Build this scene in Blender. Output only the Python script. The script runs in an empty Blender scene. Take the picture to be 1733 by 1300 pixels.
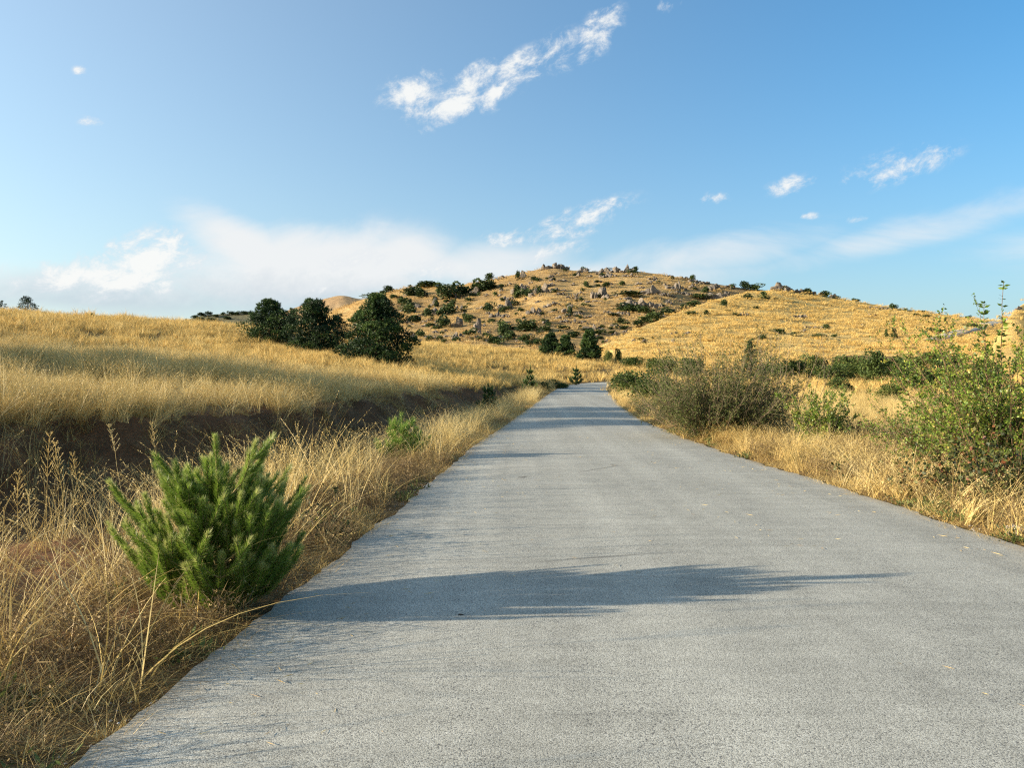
import bpy, math, random
import numpy as np
from mathutils import Vector, Euler, noise as mnoise
from mathutils.bvhtree import BVHTree

SC = bpy.context.scene
COL = SC.collection
R = math.radians
rng = np.random.default_rng(7)
random.seed(7)

# ------------------------------------------------------------------ camera
F = 1300.0            # focal length in photograph pixels
CX, HY = 866.5, 640.0  # vertical axis and horizon row in the photograph
CH = 1.55             # eye height
cam_d = bpy.data.cameras.new('camera')
cam = bpy.data.objects.new('camera', cam_d)
COL.objects.link(cam)
cam.location = (0, 0, CH)
cam.rotation_euler = (R(90), 0, 0)
cam_d.sensor_width = 36
cam_d.lens = 36 * F / 1733
cam_d.shift_y = -10 / 1733
cam_d.clip_start = 0.05
cam_d.clip_end = 8000
SC.camera = cam

SUN_EL, SUN_AZ = R(13.5), math.atan2(-0.985, -0.17)   # direction towards the sun
SUN_DIR = Vector((math.sin(SUN_AZ) * math.cos(SUN_EL), math.cos(SUN_AZ) * math.cos(SUN_EL), math.sin(SUN_EL)))
sun_d = bpy.data.lights.new('sun', 'SUN')
sun_d.energy = 4.2
sun_d.angle = R(0.55)
sun_d.color = (1.0, 0.88, 0.70)
sun = bpy.data.objects.new('sun', sun_d)
COL.objects.link(sun)
sun.location = SUN_DIR * 60
sun.rotation_euler = SUN_DIR.to_track_quat('Z', 'Y').to_euler()

vs = SC.view_settings
vs.view_transform = 'Standard'
vs.look = 'None'
vs.exposure = 1.55
vs.gamma = 1.0
vs.use_curve_mapping = False
SC.render.engine = 'CYCLES'
SC.cycles.use_denoising = False
SC.cycles.filter_width = 1.2
SC.cycles.max_bounces = 6
SC.cycles.diffuse_bounces = 2
SC.cycles.transmission_bounces = 3
SC.cycles.glossy_bounces = 2
SC.render.film_transparent = False


# ------------------------------------------------------------------ node helper
class NT:
    def __init__(s, tree):
        s.t = tree
        s.n = tree.nodes
        s.l = tree.links

    def new(s, kind, **kw):
        nd = s.n.new(kind)
        for k, v in kw.items():
            setattr(nd, k, v)
        return nd

    def put(s, sock, v):
        if isinstance(v, bpy.types.NodeSocket):
            s.l.new(v, sock)
        elif v is not None:
            sock.default_value = v

    def math(s, op, a, b=None, c=None, clamp=False):
        nd = s.new('ShaderNodeMath', operation=op, use_clamp=clamp)
        for i, v in enumerate((a, b, c)):
            s.put(nd.inputs[i], v)
        return nd.outputs[0]

    def vmath(s, op, a, b=None):
        nd = s.new('ShaderNodeVectorMath', operation=op)
        s.put(nd.inputs[0], a)
        if b is not None:
            s.put(nd.inputs[1], b)
        return nd.outputs['Value'] if op in ('LENGTH', 'DISTANCE', 'DOT_PRODUCT') else nd.outputs[0]

    def maprange(s, v, a, b, c=0.0, d=1.0, smooth=False):
        nd = s.new('ShaderNodeMapRange', clamp=True)
        nd.interpolation_type = 'SMOOTHSTEP' if smooth else 'LINEAR'
        s.put(nd.inputs[0], v)
        for i, x in zip((1, 2, 3, 4), (a, b, c, d)):
            s.put(nd.inputs[i], x)
        return nd.outputs[0]

    def noise(s, vec, scale, detail=4, rough=0.55, lac=2.0, dist=0.0):
        nd = s.new('ShaderNodeTexNoise')
        s.put(nd.inputs['Vector'], vec)
        nd.inputs['Scale'].default_value = scale
        nd.inputs['Detail'].default_value = detail
        nd.inputs['Roughness'].default_value = rough
        nd.inputs['Lacunarity'].default_value = lac
        nd.inputs['Distortion'].default_value = dist
        return nd.outputs['Fac']

    def mix(s, f, a, b, mode='MIX'):
        nd = s.new('ShaderNodeMix', data_type='RGBA', blend_type=mode)
        s.put(nd.inputs[0], f)
        s.put(nd.inputs[6], a)
        s.put(nd.inputs[7], b)
        return nd.outputs[2]

    def ramp(s, f, stops):
        nd = s.new('ShaderNodeValToRGB')
        el = nd.color_ramp.elements
        while len(el) < len(stops):
            el.new(0.5)
        for e, (p, c) in zip(el, stops):
            e.position = p
            e.color = (*c, 1)
        s.put(nd.inputs[0], f)
        return nd.outputs[0]

    def scaled(s, vec, sc):
        nd = s.new('ShaderNodeMapping')
        s.put(nd.inputs[0], vec)
        nd.inputs['Scale'].default_value = sc
        return nd.outputs[0]


# ------------------------------------------------------------------ world: daylight sky with clouds
world = bpy.data.worlds.new('World')
SC.world = world
world.use_nodes = True
w = NT(world.node_tree)
w.n.clear()
SKY_STRENGTH = 0.085
sky = w.new('ShaderNodeTexSky', sky_type='NISHITA')
sky.sun_disc = False
sky.sun_elevation = SUN_EL
sky.sun_rotation = SUN_AZ
sky.altitude = 700
sky.air_density = 1.0
sky.dust_density = 1.6
sky.ozone_density = 2.5
tc = w.new('ShaderNodeTexCoord')
dirv = tc.outputs['Generated']
sep = w.new('ShaderNodeSeparateXYZ')
w.put(sep.inputs[0], dirv)
az = w.math('ARCTAN2', sep.outputs[0], sep.outputs[1])
el = w.math('ARCSINE', sep.outputs[2])
comb = w.new('ShaderNodeCombineXYZ')
w.put(comb.inputs[0], az)
w.put(comb.inputs[1], el)
ae = comb.outputs[0]


def azel(px, py):
    a = math.atan((px - CX) / F)
    return a, math.atan((HY - py) / math.hypot(F, px - CX))


def cloud_mask(lst):
    acc = None
    for px, py, L, T, ang, st in lst:
        a, e = azel(px, py)
        v = w.vmath('SUBTRACT', ae, (a, e, 0))
        rt = w.new('ShaderNodeVectorRotate', rotation_type='Z_AXIS')
        w.put(rt.inputs['Vector'], v)
        rt.inputs['Angle'].default_value = -R(ang)
        v = w.vmath('MULTIPLY', rt.outputs[0], (F / (L * 1.08), F / (T * 1.12), 0))
        d = w.vmath('LENGTH', v)
        m = w.maprange(d, 0.0, 1.0, st, 0.0, smooth=True)
        acc = m if acc is None else w.math('MAXIMUM', acc, m)
    return acc


crisp = cloud_mask([
    (705, 158, 85, 40, 12, 1.0), (760, 180, 120, 36, 18, 1.0), (840, 158, 70, 30, 30, 1.0), (795, 140, 85, 34, 25, 0.95),
    (885, 112, 90, 30, 22, 1.0), (955, 85, 65, 36, 15, 0.9), (1000, 70, 65, 34, 35, 0.95), (1020, 40, 50, 30, 30, 0.85),
    (985, 372, 120, 30, 17, 0.95), (870, 402, 75, 22, 3, 0.75), (1520, 278, 100, 32, 12, 0.95), (1342, 312, 52, 18, 10, 0.8),
    (1212, 336, 42, 14, 5, 0.7), (1132, 8, 28, 12, 0, 0.75), (155, 205, 24, 11, 5, 0.75), (138, 121, 15, 10, 0, 0.6),
    (1452, 372, 22, 8, 0, 0.6), (1370, 365, 24, 8, 0, 0.6),
    (255, 438, 110, 52, 20, 1.4), (180, 458, 120, 40, 12, 1.3), (105, 470, 100, 32, 5, 1.15), (225, 475, 100, 34, 10, 1.25), (320, 448, 50, 16, -12, 0.7), (590, 438, 90, 24, 10, 0.6),
    (740, 452, 100, 26, 12, 0.62), (930, 428, 90, 24, 8, 0.6), (560, 495, 70, 16, 5, 0.6)])
soft = cloud_mask([
    (540, 455, 330, 105, 4, 1.15), (430, 430, 190, 70, -28, 1.1), (640, 440, 220, 70, 3, 1.0), (180, 500, 330, 60, 0, 0.55), (800, 450, 300, 60, 4, 0.7), (1200, 430, 330, 60, 6, 0.62),
    (1500, 405, 420, 46, 12, 0.5), (1650, 368, 260, 26, 10, 0.42), (1050, 470, 500, 50, 0, 0.6), (-300, 490, 600, 60, 0, 0.5), (2300, 400, 600, 90, 0, 0.7)])
rot = w.new('ShaderNodeVectorRotate', rotation_type='Z_AXIS')
w.put(rot.inputs['Vector'], ae)
rot.inputs['Angle'].default_value = -R(20)
nv = w.scaled(rot.outputs[0], (1.0, 1.5, 1.0))
n1 = w.noise(nv, 22.0, 11, 0.68, 2.1, 0.25)
n2 = w.noise(w.scaled(ae, (1.0, 3.0, 1.0)), 3.2, 6, 0.6, 2.0, 0.8)
cd = w.maprange(w.math('ADD', crisp, w.math('MULTIPLY', w.math('SUBTRACT', n1, 0.5), 4.2)), 0.12, 1.25, smooth=True)
cd = w.math('MULTIPLY', cd, w.maprange(crisp, 0.0, 0.25))
sd = w.maprange(w.math('ADD', soft, w.math('MULTIPLY', w.math('SUBTRACT', n2, 0.5), 1.4)), 0.08, 0.85, smooth=True)
sd = w.math('MULTIPLY', w.math('MULTIPLY', sd, w.maprange(soft, 0.0, 0.3)), 0.95)
hsv = w.new('ShaderNodeHueSaturation')
hsv.inputs['Saturation'].default_value = 1.4
w.put(hsv.inputs['Color'], sky.outputs[0])
# low pale haze towards the horizon and a broad aureole round the sun
lowf = w.math('POWER', 2.718, w.math('MULTIPLY', w.math('MAXIMUM', el, 0.0), -4.6))
skyc = w.mix(w.math('MULTIPLY', lowf, 0.95), w.mix(1.0, hsv.outputs[0], (0.92, 1.05, 0.97, 1), 'MULTIPLY'), (1.70, 2.12, 2.55, 1))
cs = w.math('MULTIPLY_ADD', w.vmath('DOT_PRODUCT', dirv, tuple(SUN_DIR)), 0.5, 0.5)
skyc = w.mix(1.0, skyc, w.mix(w.math('MULTIPLY', cs, cs), (0, 0, 0, 1), (2.42, 2.12, 1.38, 1)), 'ADD')
c1 = w.mix(sd, skyc, w.mix(w.maprange(w.math('ADD', el, w.math('MULTIPLY', w.math('SUBTRACT', n1, 0.5), 0.06)), 0.085, 0.135), (2.35, 2.68, 2.98, 1), (3.55, 3.62, 3.65, 1)))
c2 = w.mix(w.math('MULTIPLY', cd, 0.95), c1, w.mix(w.maprange(cd, 0.3, 1.0), (3.1, 3.3, 3.5, 1), (3.85, 3.88, 3.8, 1)))
bg = w.new('ShaderNodeBackground')
w.put(bg.inputs[0], c2)
bg.inputs[1].default_value = SKY_STRENGTH
wo = w.new('ShaderNodeOutputWorld')
w.l.new(bg.outputs[0], wo.inputs[0])


# ------------------------------------------------------------------ geometry helpers
def tag(o, label=None, cat=None, group=None, kind=None):
    if label:
        o['label'] = label
    if cat:
        o['category'] = cat
    if group:
        o['group'] = group
    if kind:
        o['kind'] = kind
    return o


def mk_mesh(name, V, quads=None, tris=None, mat=None, attrs=None, smooth=True, mats=None, midx=None):
    V = np.asarray(V, np.float32).reshape(-1, 3)
    quads = np.zeros((0, 4), np.int32) if quads is None or len(quads) == 0 else np.asarray(quads, np.int32)
    tris = np.zeros((0, 3), np.int32) if tris is None or len(tris) == 0 else np.asarray(tris, np.int32)
    m = bpy.data.meshes.new(name)
    m.vertices.add(len(V))
    m.vertices.foreach_set('co', V.ravel())
    nl = quads.size + tris.size
    m.loops.add(nl)
    m.loops.foreach_set('vertex_index', np.concatenate([quads.ravel(), tris.ravel()]))
    npoly = len(quads) + len(tris)
    m.polygons.add(npoly)
    ls = np.concatenate([np.arange(len(quads)) * 4, quads.size + np.arange(len(tris)) * 3]).astype(np.int32)
    m.polygons.foreach_set('loop_start', ls)
    m.polygons.foreach_set('use_smooth', np.full(npoly, smooth))
    if midx is not None:
        m.polygons.foreach_set('material_index', np.asarray(midx, np.int32))
    m.update(calc_edges=True)
    if attrs:
        for k, a in attrs.items():
            at = m.attributes.new(k, 'FLOAT', 'POINT')
            at.data.foreach_set('value', np.asarray(a, np.float32))
    for mm in (mats or [mat]):
        if mm:
            m.materials.append(mm)
    return m


def obj(name, mesh, parent=None, loc=None):
    o = bpy.data.objects.new(name, mesh)
    COL.objects.link(o)
    if parent:
        o.parent = parent
    if loc is not None:
        o.location = loc
    return o


def empty(name, loc, rz=0.0):
    o = bpy.data.objects.new(name, None)
    o.empty_display_size = 0.2
    COL.objects.link(o)
    o.location = loc
    o.rotation_euler = (0, 0, rz)
    return o


class Buf:
    """collects vertices, quads, triangles and a per-vertex tint"""
    def __init__(s):
        s.V, s.Q, s.T, s.A, s.n = [], [], [], [], 0

    def add(s, V, Q=None, T=None, tint=0.5):
        V = np.asarray(V, float).reshape(-1, 3)
        s.V.append(V)
        s.A.append(np.broadcast_to(np.asarray(tint, float), (len(V),)))
        if Q is not None and len(Q):
            s.Q.append(np.asarray(Q) + s.n)
        if T is not None and len(T):
            s.T.append(np.asarray(T) + s.n)
        s.n += len(V)

    def mesh(s, name, mat, smooth=True):
        cat = lambda L, k: np.concatenate(L) if L else np.zeros((0, k), int)
        return mk_mesh(name, np.concatenate(s.V), cat(s.Q, 4), cat(s.T, 3), mat, {'tint': np.concatenate(s.A)}, smooth)


def unit(v):
    v = np.asarray(v, float)
    return v / np.maximum(np.linalg.norm(v, axis=-1, keepdims=True), 1e-9)


def frame(d):
    d = unit(d)
    a = np.where(np.abs(d[..., 2:3]) < 0.9, np.array([0, 0, 1.0]), np.array([1.0, 0, 0]))
    s = unit(np.cross(d, a))
    return d, s, np.cross(s, d)


def tube(buf, pts, r0, r1, sides=4, tint=0.5):
    pts = np.asarray(pts, float)
    k = len(pts)
    d = np.gradient(pts, axis=0)
    _, s, u = frame(d)
    a = np.arange(sides) * 2 * np.pi / sides
    r = np.linspace(r0, r1, k)[:, None, None]
    V = pts[:, None, :] + r * (np.cos(a)[None, :, None] * s[:, None, :] + np.sin(a)[None, :, None] * u[:, None, :])
    i = np.arange(k - 1)[:, None] * sides
    j = np.arange(sides)[None, :]
    j2 = (j + 1) % sides
    Q = np.stack([i + j, i + j2, i + sides + j2, i + sides + j], -1).reshape(-1, 4)
    buf.add(V.reshape(-1, 3), Q, None, tint)


def leaf_quads(buf, P, D, L, W, rg, tint, fold=0.0):
    """rhombus leaves at P pointing along D"""
    n = len(P)
    d, s, u = frame(D)
    ang = rg.uniform(0, 2 * np.pi, n)[:, None]
    side = np.cos(ang) * s + np.sin(ang) * u
    L = np.broadcast_to(L, (n,))[:, None]
    W = np.broadcast_to(W, (n,))[:, None]
    V = np.stack([P, P + d * L * 0.45 + side * W, P + d * L, P + d * L * 0.45 - side * W], 1).reshape(-1, 3)
    Q = np.arange(n * 4).reshape(n, 4)
    buf.add(V, Q, None, np.repeat(np.broadcast_to(tint, (n,)), 4))


def needles(buf, P, D, L, W, rg, tint):
    n = len(P)
    d, s, u = frame(D)
    ang = rg.uniform(0, 2 * np.pi, n)[:, None]
    side = np.cos(ang) * s + np.sin(ang) * u
    L = np.broadcast_to(L, (n,))[:, None]
    W = np.broadcast_to(W, (n,))[:, None]
    V = np.stack([P - side * W, P + side * W, P + d * L], 1).reshape(-1, 3)
    buf.add(V, None, np.arange(n * 3).reshape(n, 3), np.repeat(np.broadcast_to(tint, (n,)), 3))


def hash2(ix, iy, seed):
    h = (ix.astype(np.int64) * 374761393 + iy.astype(np.int64) * 668265263 + seed * 974634777) & 0xFFFFFFFF
    h = ((h ^ (h >> 13)) * 1274126177) & 0xFFFFFFFF
    h = (h ^ (h >> 16)) & 0xFFFF
    return h / 65535.0


def vnoise(x, y, seed=0):
    ix, iy = np.floor(x), np.floor(y)
    fx, fy = x - ix, y - iy
    fx = fx * fx * fx * (fx * (fx * 6 - 15) + 10)
    fy = fy * fy * fy * (fy * (fy * 6 - 15) + 10)
    a, b = hash2(ix, iy, seed), hash2(ix + 1, iy, seed)
    c, d = hash2(ix, iy + 1, seed), hash2(ix + 1, iy + 1, seed)
    return (a + (b - a) * fx) * (1 - fy) + (c + (d - c) * fx) * fy - 0.5


def fbm(x, y, seed=0, oct=4, rough=0.5):
    s, a = 0.0, 1.0
    for i in range(oct):
        s = s + a * vnoise(x * 2 ** i, y * 2 ** i, seed + i * 17)
        a *= rough
    return s


def sstep(a, b, x):
    t = np.clip((x - a) / (b - a), 0, 1)
    return t * t * (3 - 2 * t)


def wp(px, py, d):
    return np.array([(px - CX) / F * d, d, CH - (py - HY) / F * d])


# ------------------------------------------------------------------ terrain functions
Lp = np.array([(-6.2, -60), (-3.9, -30), (-1.93, 0), (-1.74, 3.05), (-1.55, 5.84), (-1.2, 11), (-0.85, 16.8), (0.02, 25), (0.95, 35), (2.6, 52),
               (3.7, 62), (4.9, 70), (6.3, 76), (8.6, 81), (12.5, 85.5), (18, 89), (26, 92), (40, 96), (60, 103)], float)
Rp = np.array([(1.0, -60), (2.9, -30), (4.5, 0), (4.6, 3), (4.63, 6.95), (4.6, 11), (4.25, 16.8), (4.2, 25), (4.9, 35), (6.56, 52),
               (7.65, 62), (8.7, 69), (9.9, 74), (11.6, 77.5), (14.5, 81), (19.5, 84.5), (27, 88), (41, 92), (61, 99)], float)


def densify(P, n=500):
    t = np.concatenate([[0], np.cumsum(np.linalg.norm(np.diff(P, axis=0), axis=1))])
    # Catmull-Rom style smoothing through resampling and averaging
    tt = np.linspace(0, t[-1], n)
    Q = np.stack([np.interp(tt, t, P[:, 0]), np.interp(tt, t, P[:, 1])], 1)
    k = 9
    pad = np.concatenate([np.repeat(Q[:1], k, 0), Q, np.repeat(Q[-1:], k, 0)])
    ker = np.ones(2 * k + 1) / (2 * k + 1)
    S = np.stack([np.convolve(pad[:, i], ker, 'valid') for i in (0, 1)], 1)
    S[:k], S[-k:] = Q[:k], Q[-k:]
    return S


LD, RD = densify(Lp), densify(Rp)


def zroad(y):
    return np.interp(y, [-60, 0, 14, 20, 25, 35, 52, 64, 76, 90, 105], [0, 0, 0.02, 0.09, 0.18, 0.30, 0.55, 0.75, 0.96, 1.3, 1.8])


def polysigned(P, poly):
    """signed distance to a polyline, positive on its left"""
    best = np.full(len(P), 1e9)
    sg = np.zeros(len(P))
    for a, b in zip(poly[:-1], poly[1:]):
        ab = b - a
        ap = P - a
        t = np.clip((ap @ ab) / (ab @ ab), 0, 1)
        q = ap - t[:, None] * ab
        d = np.einsum('ij,ij->i', q, q)
        m = d < best
        best = np.where(m, d, best)
        cr = ab[0] * ap[:, 1] - ab[1] * ap[:, 0]
        sg = np.where(m, np.sign(cr), sg)
    return np.sqrt(best) * sg


LS, RS = LD[::7], RD[::7]
BANK = np.array([(-26, -6), (-19, 2), (-13.5, 7), (-9.4, 10.8), (-6.9, 13.6), (-5.3, 18), (-4.7, 25), (-3.9, 33), (-3.0, 41), (-1.3, 50), (1.5, 62), (4.0, 74)], float)

ctl = []


def cp(px, py, d, gh=0.0):
    p = wp(px, py, d)
    ctl.append((p[0], p[1], p[2] - gh))


CREST = [(-900, 500, 45), (-400, 508, 50), (0, 527, 60), (100, 533, 63), (200, 540, 66), (300, 545, 72), (400, 556, 82), (500, 566, 92), (600, 573, 102),
         (690, 578, 112), (800, 585, 122), (900, 594, 132), (1000, 600, 138), (1060, 604, 140)]
for px, py, d in CREST:
    cp(px, py, d, 0.4)
    x, y, z = ctl[-1]
    k = (d + 30) / d
    ctl.append((x * k, y * k, z - 2.2))
    k = (d + 80) / d
    ctl.append((x * k, y * k, z - 4.5))
for (x, y), z in zip(BANK, [1.6, 1.2, 0.95, 0.85, 0.8, 0.85, 0.98, 1.05, 1.05, 1.0, 1.1, 1.3]):
    ctl.append((x, y, z))
for px, py, d in [(455, 579, 62), (530, 596, 57), (640, 610, 52), (300, 598, 40), (150, 592, 40), (780, 616, 75), (900, 612, 100), (960, 618, 95), (1000, 606, 118), (1070, 612, 118)]:
    cp(px, py, d, 0.3)
for P in (Lp, Rp):
    for x, y in P:
        ctl.append((x, y, float(zroad(y))))
for x, y, z in [(9, 6, -0.1), (9, 14, -0.12), (9, 24, 0.0), (10, 33, 0.2), (12, 45, 0.5), (16, 60, 0.9), (25, 30, -0.1), (20, 12, -0.2), (32, 55, 0.9), (26, 70, 1.4), (45, 62, 1.3),
                (45, 40, 0.2), (60, 90, 3.0), (35, 105, 3.2), (70, 60, 1.5), (20, -20, -0.2), (50, -30, -0.3), (-30, -30, 2.2), (-40, 0, 3.4), (-30, 14, 2.4), (-34, 25, 3.7), (-70, 20, 6.0), (-60, -60, 3.0), (60, 10, 0),
                (70, 150, 6), (40, 150, 6), (110, 110, 5), (110, 40, 2)]:
    ctl.append((x, y, z))
ctl = np.array(ctl)


def tps_k(r2):
    return np.where(r2 > 1e-12, 0.5 * r2 * np.log(np.maximum(r2, 1e-12)), 0)


S_ = 50.0
cxy = ctl[:, :2] / S_
n_ = len(ctl)
K = tps_k(((cxy[:, None] - cxy[None]) ** 2).sum(-1)) + np.eye(n_) * 0.002
Pm = np.concatenate([np.ones((n_, 1)), cxy], 1)
A_ = np.block([[K, Pm], [Pm.T, np.zeros((3, 3))]])
sol = np.linalg.solve(A_, np.concatenate([ctl[:, 2], np.zeros(3)]))


def tps(P):
    out = np.empty(len(P))
    for i in range(0, len(P), 20000):
        q = P[i:i + 20000] / S_
        k = tps_k(((q[:, None] - cxy[None]) ** 2).sum(-1))
        out[i:i + 20000] = k @ sol[:n_] + sol[n_] + q @ sol[n_ + 1:]
    return out


def ground_info(P):
    P = np.asarray(P, float)
    tl = polysigned(P, LS)          # >0: left of the road's left edge
    tr = -polysigned(P, RS)         # >0: right of the road's right edge
    tb = -polysigned(P, BANK)       # >0: road side of the bank crest
    return tl, tr, tb


def ground_z(P, info=None):
    P = np.asarray(P, float)
    tl, tr, tb = info if info is not None else ground_info(P)
    z = tps(P)
    r = np.hypot(P[:, 0], P[:, 1])
    z = z * (1 - sstep(170, 260, r)) + 1.0 * sstep(170, 260, r)
    zr = zroad(P[:, 1])
    z = z + 0.10 * fbm(P[:, 0] / 4, P[:, 1] / 4, 3) * sstep(3, 12, np.minimum(np.abs(tl), np.abs(tr))) + 0.8 * fbm(P[:, 0] / 30, P[:, 1] / 30, 5, 2) * sstep(10, 40, np.minimum(np.abs(tl), np.abs(tr)))
    # ditch and bank on the left
    near = (tl > 0) & (tb > 0) & (P[:, 1] < 78) & (P[:, 1] > -50)
    fade = 1 - sstep(46, 66, P[:, 1])
    ditch = zr - 0.03 + 0.015 * sstep(0.05, 0.4, tl) - 0.45 * fade * sstep(0.9, 2.3, tl) + (0.09 * fbm(P[:, 0] * 1.3, P[:, 1] * 1.3, 9)) * sstep(0.15, 1.2, tl)
    bz = tps(BANK)[0] * 0
    up = sstep(1.7, 0.0, tb + 0.9 * fbm(P[:, 0] * 0.7, P[:, 1] * 0.7, 12))
    z = np.where(near, ditch * (1 - up) + np.maximum(z, ditch) * up, z)
    # shoulder on the right
    k = sstep(0.2, 3.5, tr)
    zs = zr - 0.03 + 0.02 * sstep(0.05, 0.4, tr) + 0.05 * fbm(P[:, 0] * 1.1, P[:, 1] * 1.1, 21) * sstep(0.1, 1.0, tr)
    z = np.where((tr > 0) & (P[:, 1] < 110), zs * (1 - k) + z * k, z)
    kl = sstep(0.1, 1.2, tl)
    z = np.where((tl > 0) & ~near & (P[:, 1] < 112), (zr - 0.03) * (1 - kl) + z * kl, z)
    on = (tl <= 0) & (tr <= 0) & (P[:, 1] < 104) & (P[:, 1] > -61)
    z = np.where(on, zr - 0.03 - 0.05 * sstep(0.1, 0.6, np.minimum(-tl, -tr)), z)
    return z


# ------------------------------------------------------------------ materials
def new_mat(name):
    m = bpy.data.materials.new(name)
    m.use_nodes = True
    t = NT(m.node_tree)
    t.n.clear()
    out = t.new('ShaderNodeOutputMaterial')
    return m, t, out


def principled(t, col, rough=0.8, spec=0.3, bump=None, bstr=0.3, bdist=0.02):
    p = t.new('ShaderNodeBsdfPrincipled')
    t.put(p.inputs['Base Color'], col)
    t.put(p.inputs['Roughness'], rough)
    p.inputs['Specular IOR Level'].default_value = spec
    if bump is not None:
        b = t.new('ShaderNodeBump')
        b.inputs['Strength'].default_value = bstr
        b.inputs['Distance'].default_value = bdist
        t.put(b.inputs['Height'], bump)
        t.l.new(b.outputs[0], p.inputs['Normal'])
    return p


def attr(t, name, typ='GEOMETRY'):
    a = t.new('ShaderNodeAttribute', attribute_name=name, attribute_type=typ)
    return a.outputs['Fac']


def leaf_mat(name, stops, trans=0.3, rough=0.6, spec=0.25, vary=0.35, patch=0.0):
    m, t, out = new_mat(name)
    oi = t.new('ShaderNodeObjectInfo')
    f = t.math('ADD', attr(t, 'tint'), t.math('MULTIPLY', t.math('SUBTRACT', oi.outputs['Random'], 0.5), vary), clamp=True)
    if patch:
        g = t.new('ShaderNodeNewGeometry')
        pn = t.noise(t.scaled(g.outputs['Position'], (1, 1, 0.0)), 0.35, 4, 0.65)
        f = t.math('ADD', f, t.maprange(pn, 0.3, 0.7, -patch, patch), clamp=True)
    c = t.ramp(f, stops)
    p = principled(t, c, rough, spec)
    tr = t.new('ShaderNodeBsdfTranslucent')
    t.put(tr.inputs[0], c)
    mx = t.new('ShaderNodeMixShader')
    mx.inputs[0].default_value = trans
    t.l.new(p.outputs[0], mx.inputs[1])
    t.l.new(tr.outputs[0], mx.inputs[2])
    t.l.new(mx.outputs[0], out.inputs[0])
    return m


M = {}
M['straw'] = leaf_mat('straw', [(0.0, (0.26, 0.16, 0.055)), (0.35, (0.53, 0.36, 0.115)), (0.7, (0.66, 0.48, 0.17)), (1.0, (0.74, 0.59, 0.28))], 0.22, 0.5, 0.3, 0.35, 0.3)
M['straw_far'] = leaf_mat('straw_far', [(0.0, (0.36, 0.228, 0.074)), (0.4, (0.60, 0.40, 0.122)), (0.75, (0.69, 0.48, 0.16)), (1.0, (0.74, 0.56, 0.23))], 0.3, 0.6, 0.2, 0.35, 0.3)
M['straw_hill'] = leaf_mat('straw_hill', [(0.0, (0.26, 0.165, 0.068)), (0.4, (0.51, 0.335, 0.125)), (0.75, (0.62, 0.42, 0.165)), (1.0, (0.70, 0.52, 0.23))], 0.25, 0.6, 0.2, 0.4, 0.2)
M['rust_grass'] = leaf_mat('rust_grass', [(0.0, (0.07, 0.045, 0.024)), (0.5, (0.175, 0.115, 0.052)), (1.0, (0.42, 0.30, 0.135))], 0.3, 0.6, 0.2)
M['weed'] = leaf_mat('weed', [(0.0, (0.04, 0.055, 0.016)), (0.5, (0.085, 0.115, 0.028)), (1.0, (0.20, 0.22, 0.06))], 0.3)
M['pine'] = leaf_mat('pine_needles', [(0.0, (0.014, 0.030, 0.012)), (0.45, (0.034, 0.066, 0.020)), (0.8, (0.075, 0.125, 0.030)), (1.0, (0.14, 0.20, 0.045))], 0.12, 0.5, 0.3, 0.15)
M['young_pine'] = leaf_mat('young_pine_needles', [(0.0, (0.05, 0.09, 0.014)), (0.45, (0.13, 0.21, 0.026)), (0.8, (0.28, 0.38, 0.055)), (1.0, (0.52, 0.50, 0.20))], 0.35, 0.42, 0.4, 0.1)
M['lime_pine'] = leaf_mat('lime_pine_needles', [(0.0, (0.05, 0.10, 0.015)), (0.5, (0.12, 0.21, 0.03)), (1.0, (0.24, 0.34, 0.06))], 0.3, 0.45, 0.35, 0.1)
M['bush'] = leaf_mat('bush_leaves', [(0.0, (0.018, 0.032, 0.010)), (0.5, (0.045, 0.070, 0.020)), (1.0, (0.10, 0.13, 0.035))], 0.2, 0.6, 0.2, 0.5)
M['hedge'] = leaf_mat('hedge_leaves', [(0.0, (0.025, 0.042, 0.010)), (0.5, (0.065, 0.095, 0.022)), (1.0, (0.15, 0.17, 0.04))], 0.25, 0.6, 0.2, 0.4)
M['broom'] = leaf_mat('broom_leaves', [(0.0, (0.035, 0.05, 0.012)), (0.5, (0.07, 0.095, 0.02)), (0.8, (0.12, 0.14, 0.034)), (1.0, (0.20, 0.16, 0.06))], 0.25, 0.6, 0.2, 0.0)
M['green_leaf'] = leaf_mat('green_leaves', [(0.0, (0.055, 0.10, 0.013)), (0.5, (0.13, 0.20, 0.025)), (0.85, (0.25, 0.32, 0.045)), (1.0, (0.42, 0.34, 0.07))], 0.35, 0.45, 0.35, 0.0)
M['dark_leaf'] = leaf_mat('dark_leaves', [(0.0, (0.03, 0.035, 0.012)), (0.5, (0.06, 0.075, 0.02)), (0.85, (0.12, 0.13, 0.03)), (1.0, (0.20, 0.07, 0.03))], 0.3, 0.5, 0.3, 0.0)


def bark_mat(name, a, b, sc=30):
    m, t, out = new_mat(name)
    g = t.new('ShaderNodeNewGeometry')
    n = t.noise(t.scaled(g.outputs['Position'], (1, 1, 0.35)), sc, 4, 0.6)
    p = principled(t, t.mix(t.maprange(n, 0.3, 0.7), (*a, 1), (*b, 1)), 0.85, 0.2, n, 0.5, 0.01)
    t.l.new(p.outputs[0], out.inputs[0])
    return m


M['bark'] = bark_mat('pine_bark', (0.06, 0.042, 0.03), (0.13, 0.09, 0.062))
M['twig'] = bark_mat('grey_twigs', (0.14, 0.10, 0.062), (0.32, 0.24, 0.155), 60)
M['brown_twig'] = bark_mat('brown_twigs', (0.10, 0.06, 0.035), (0.24, 0.15, 0.08), 60)
M['shoot'] = bark_mat('pine_shoots', (0.20, 0.14, 0.06), (0.34, 0.27, 0.12), 80)


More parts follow.
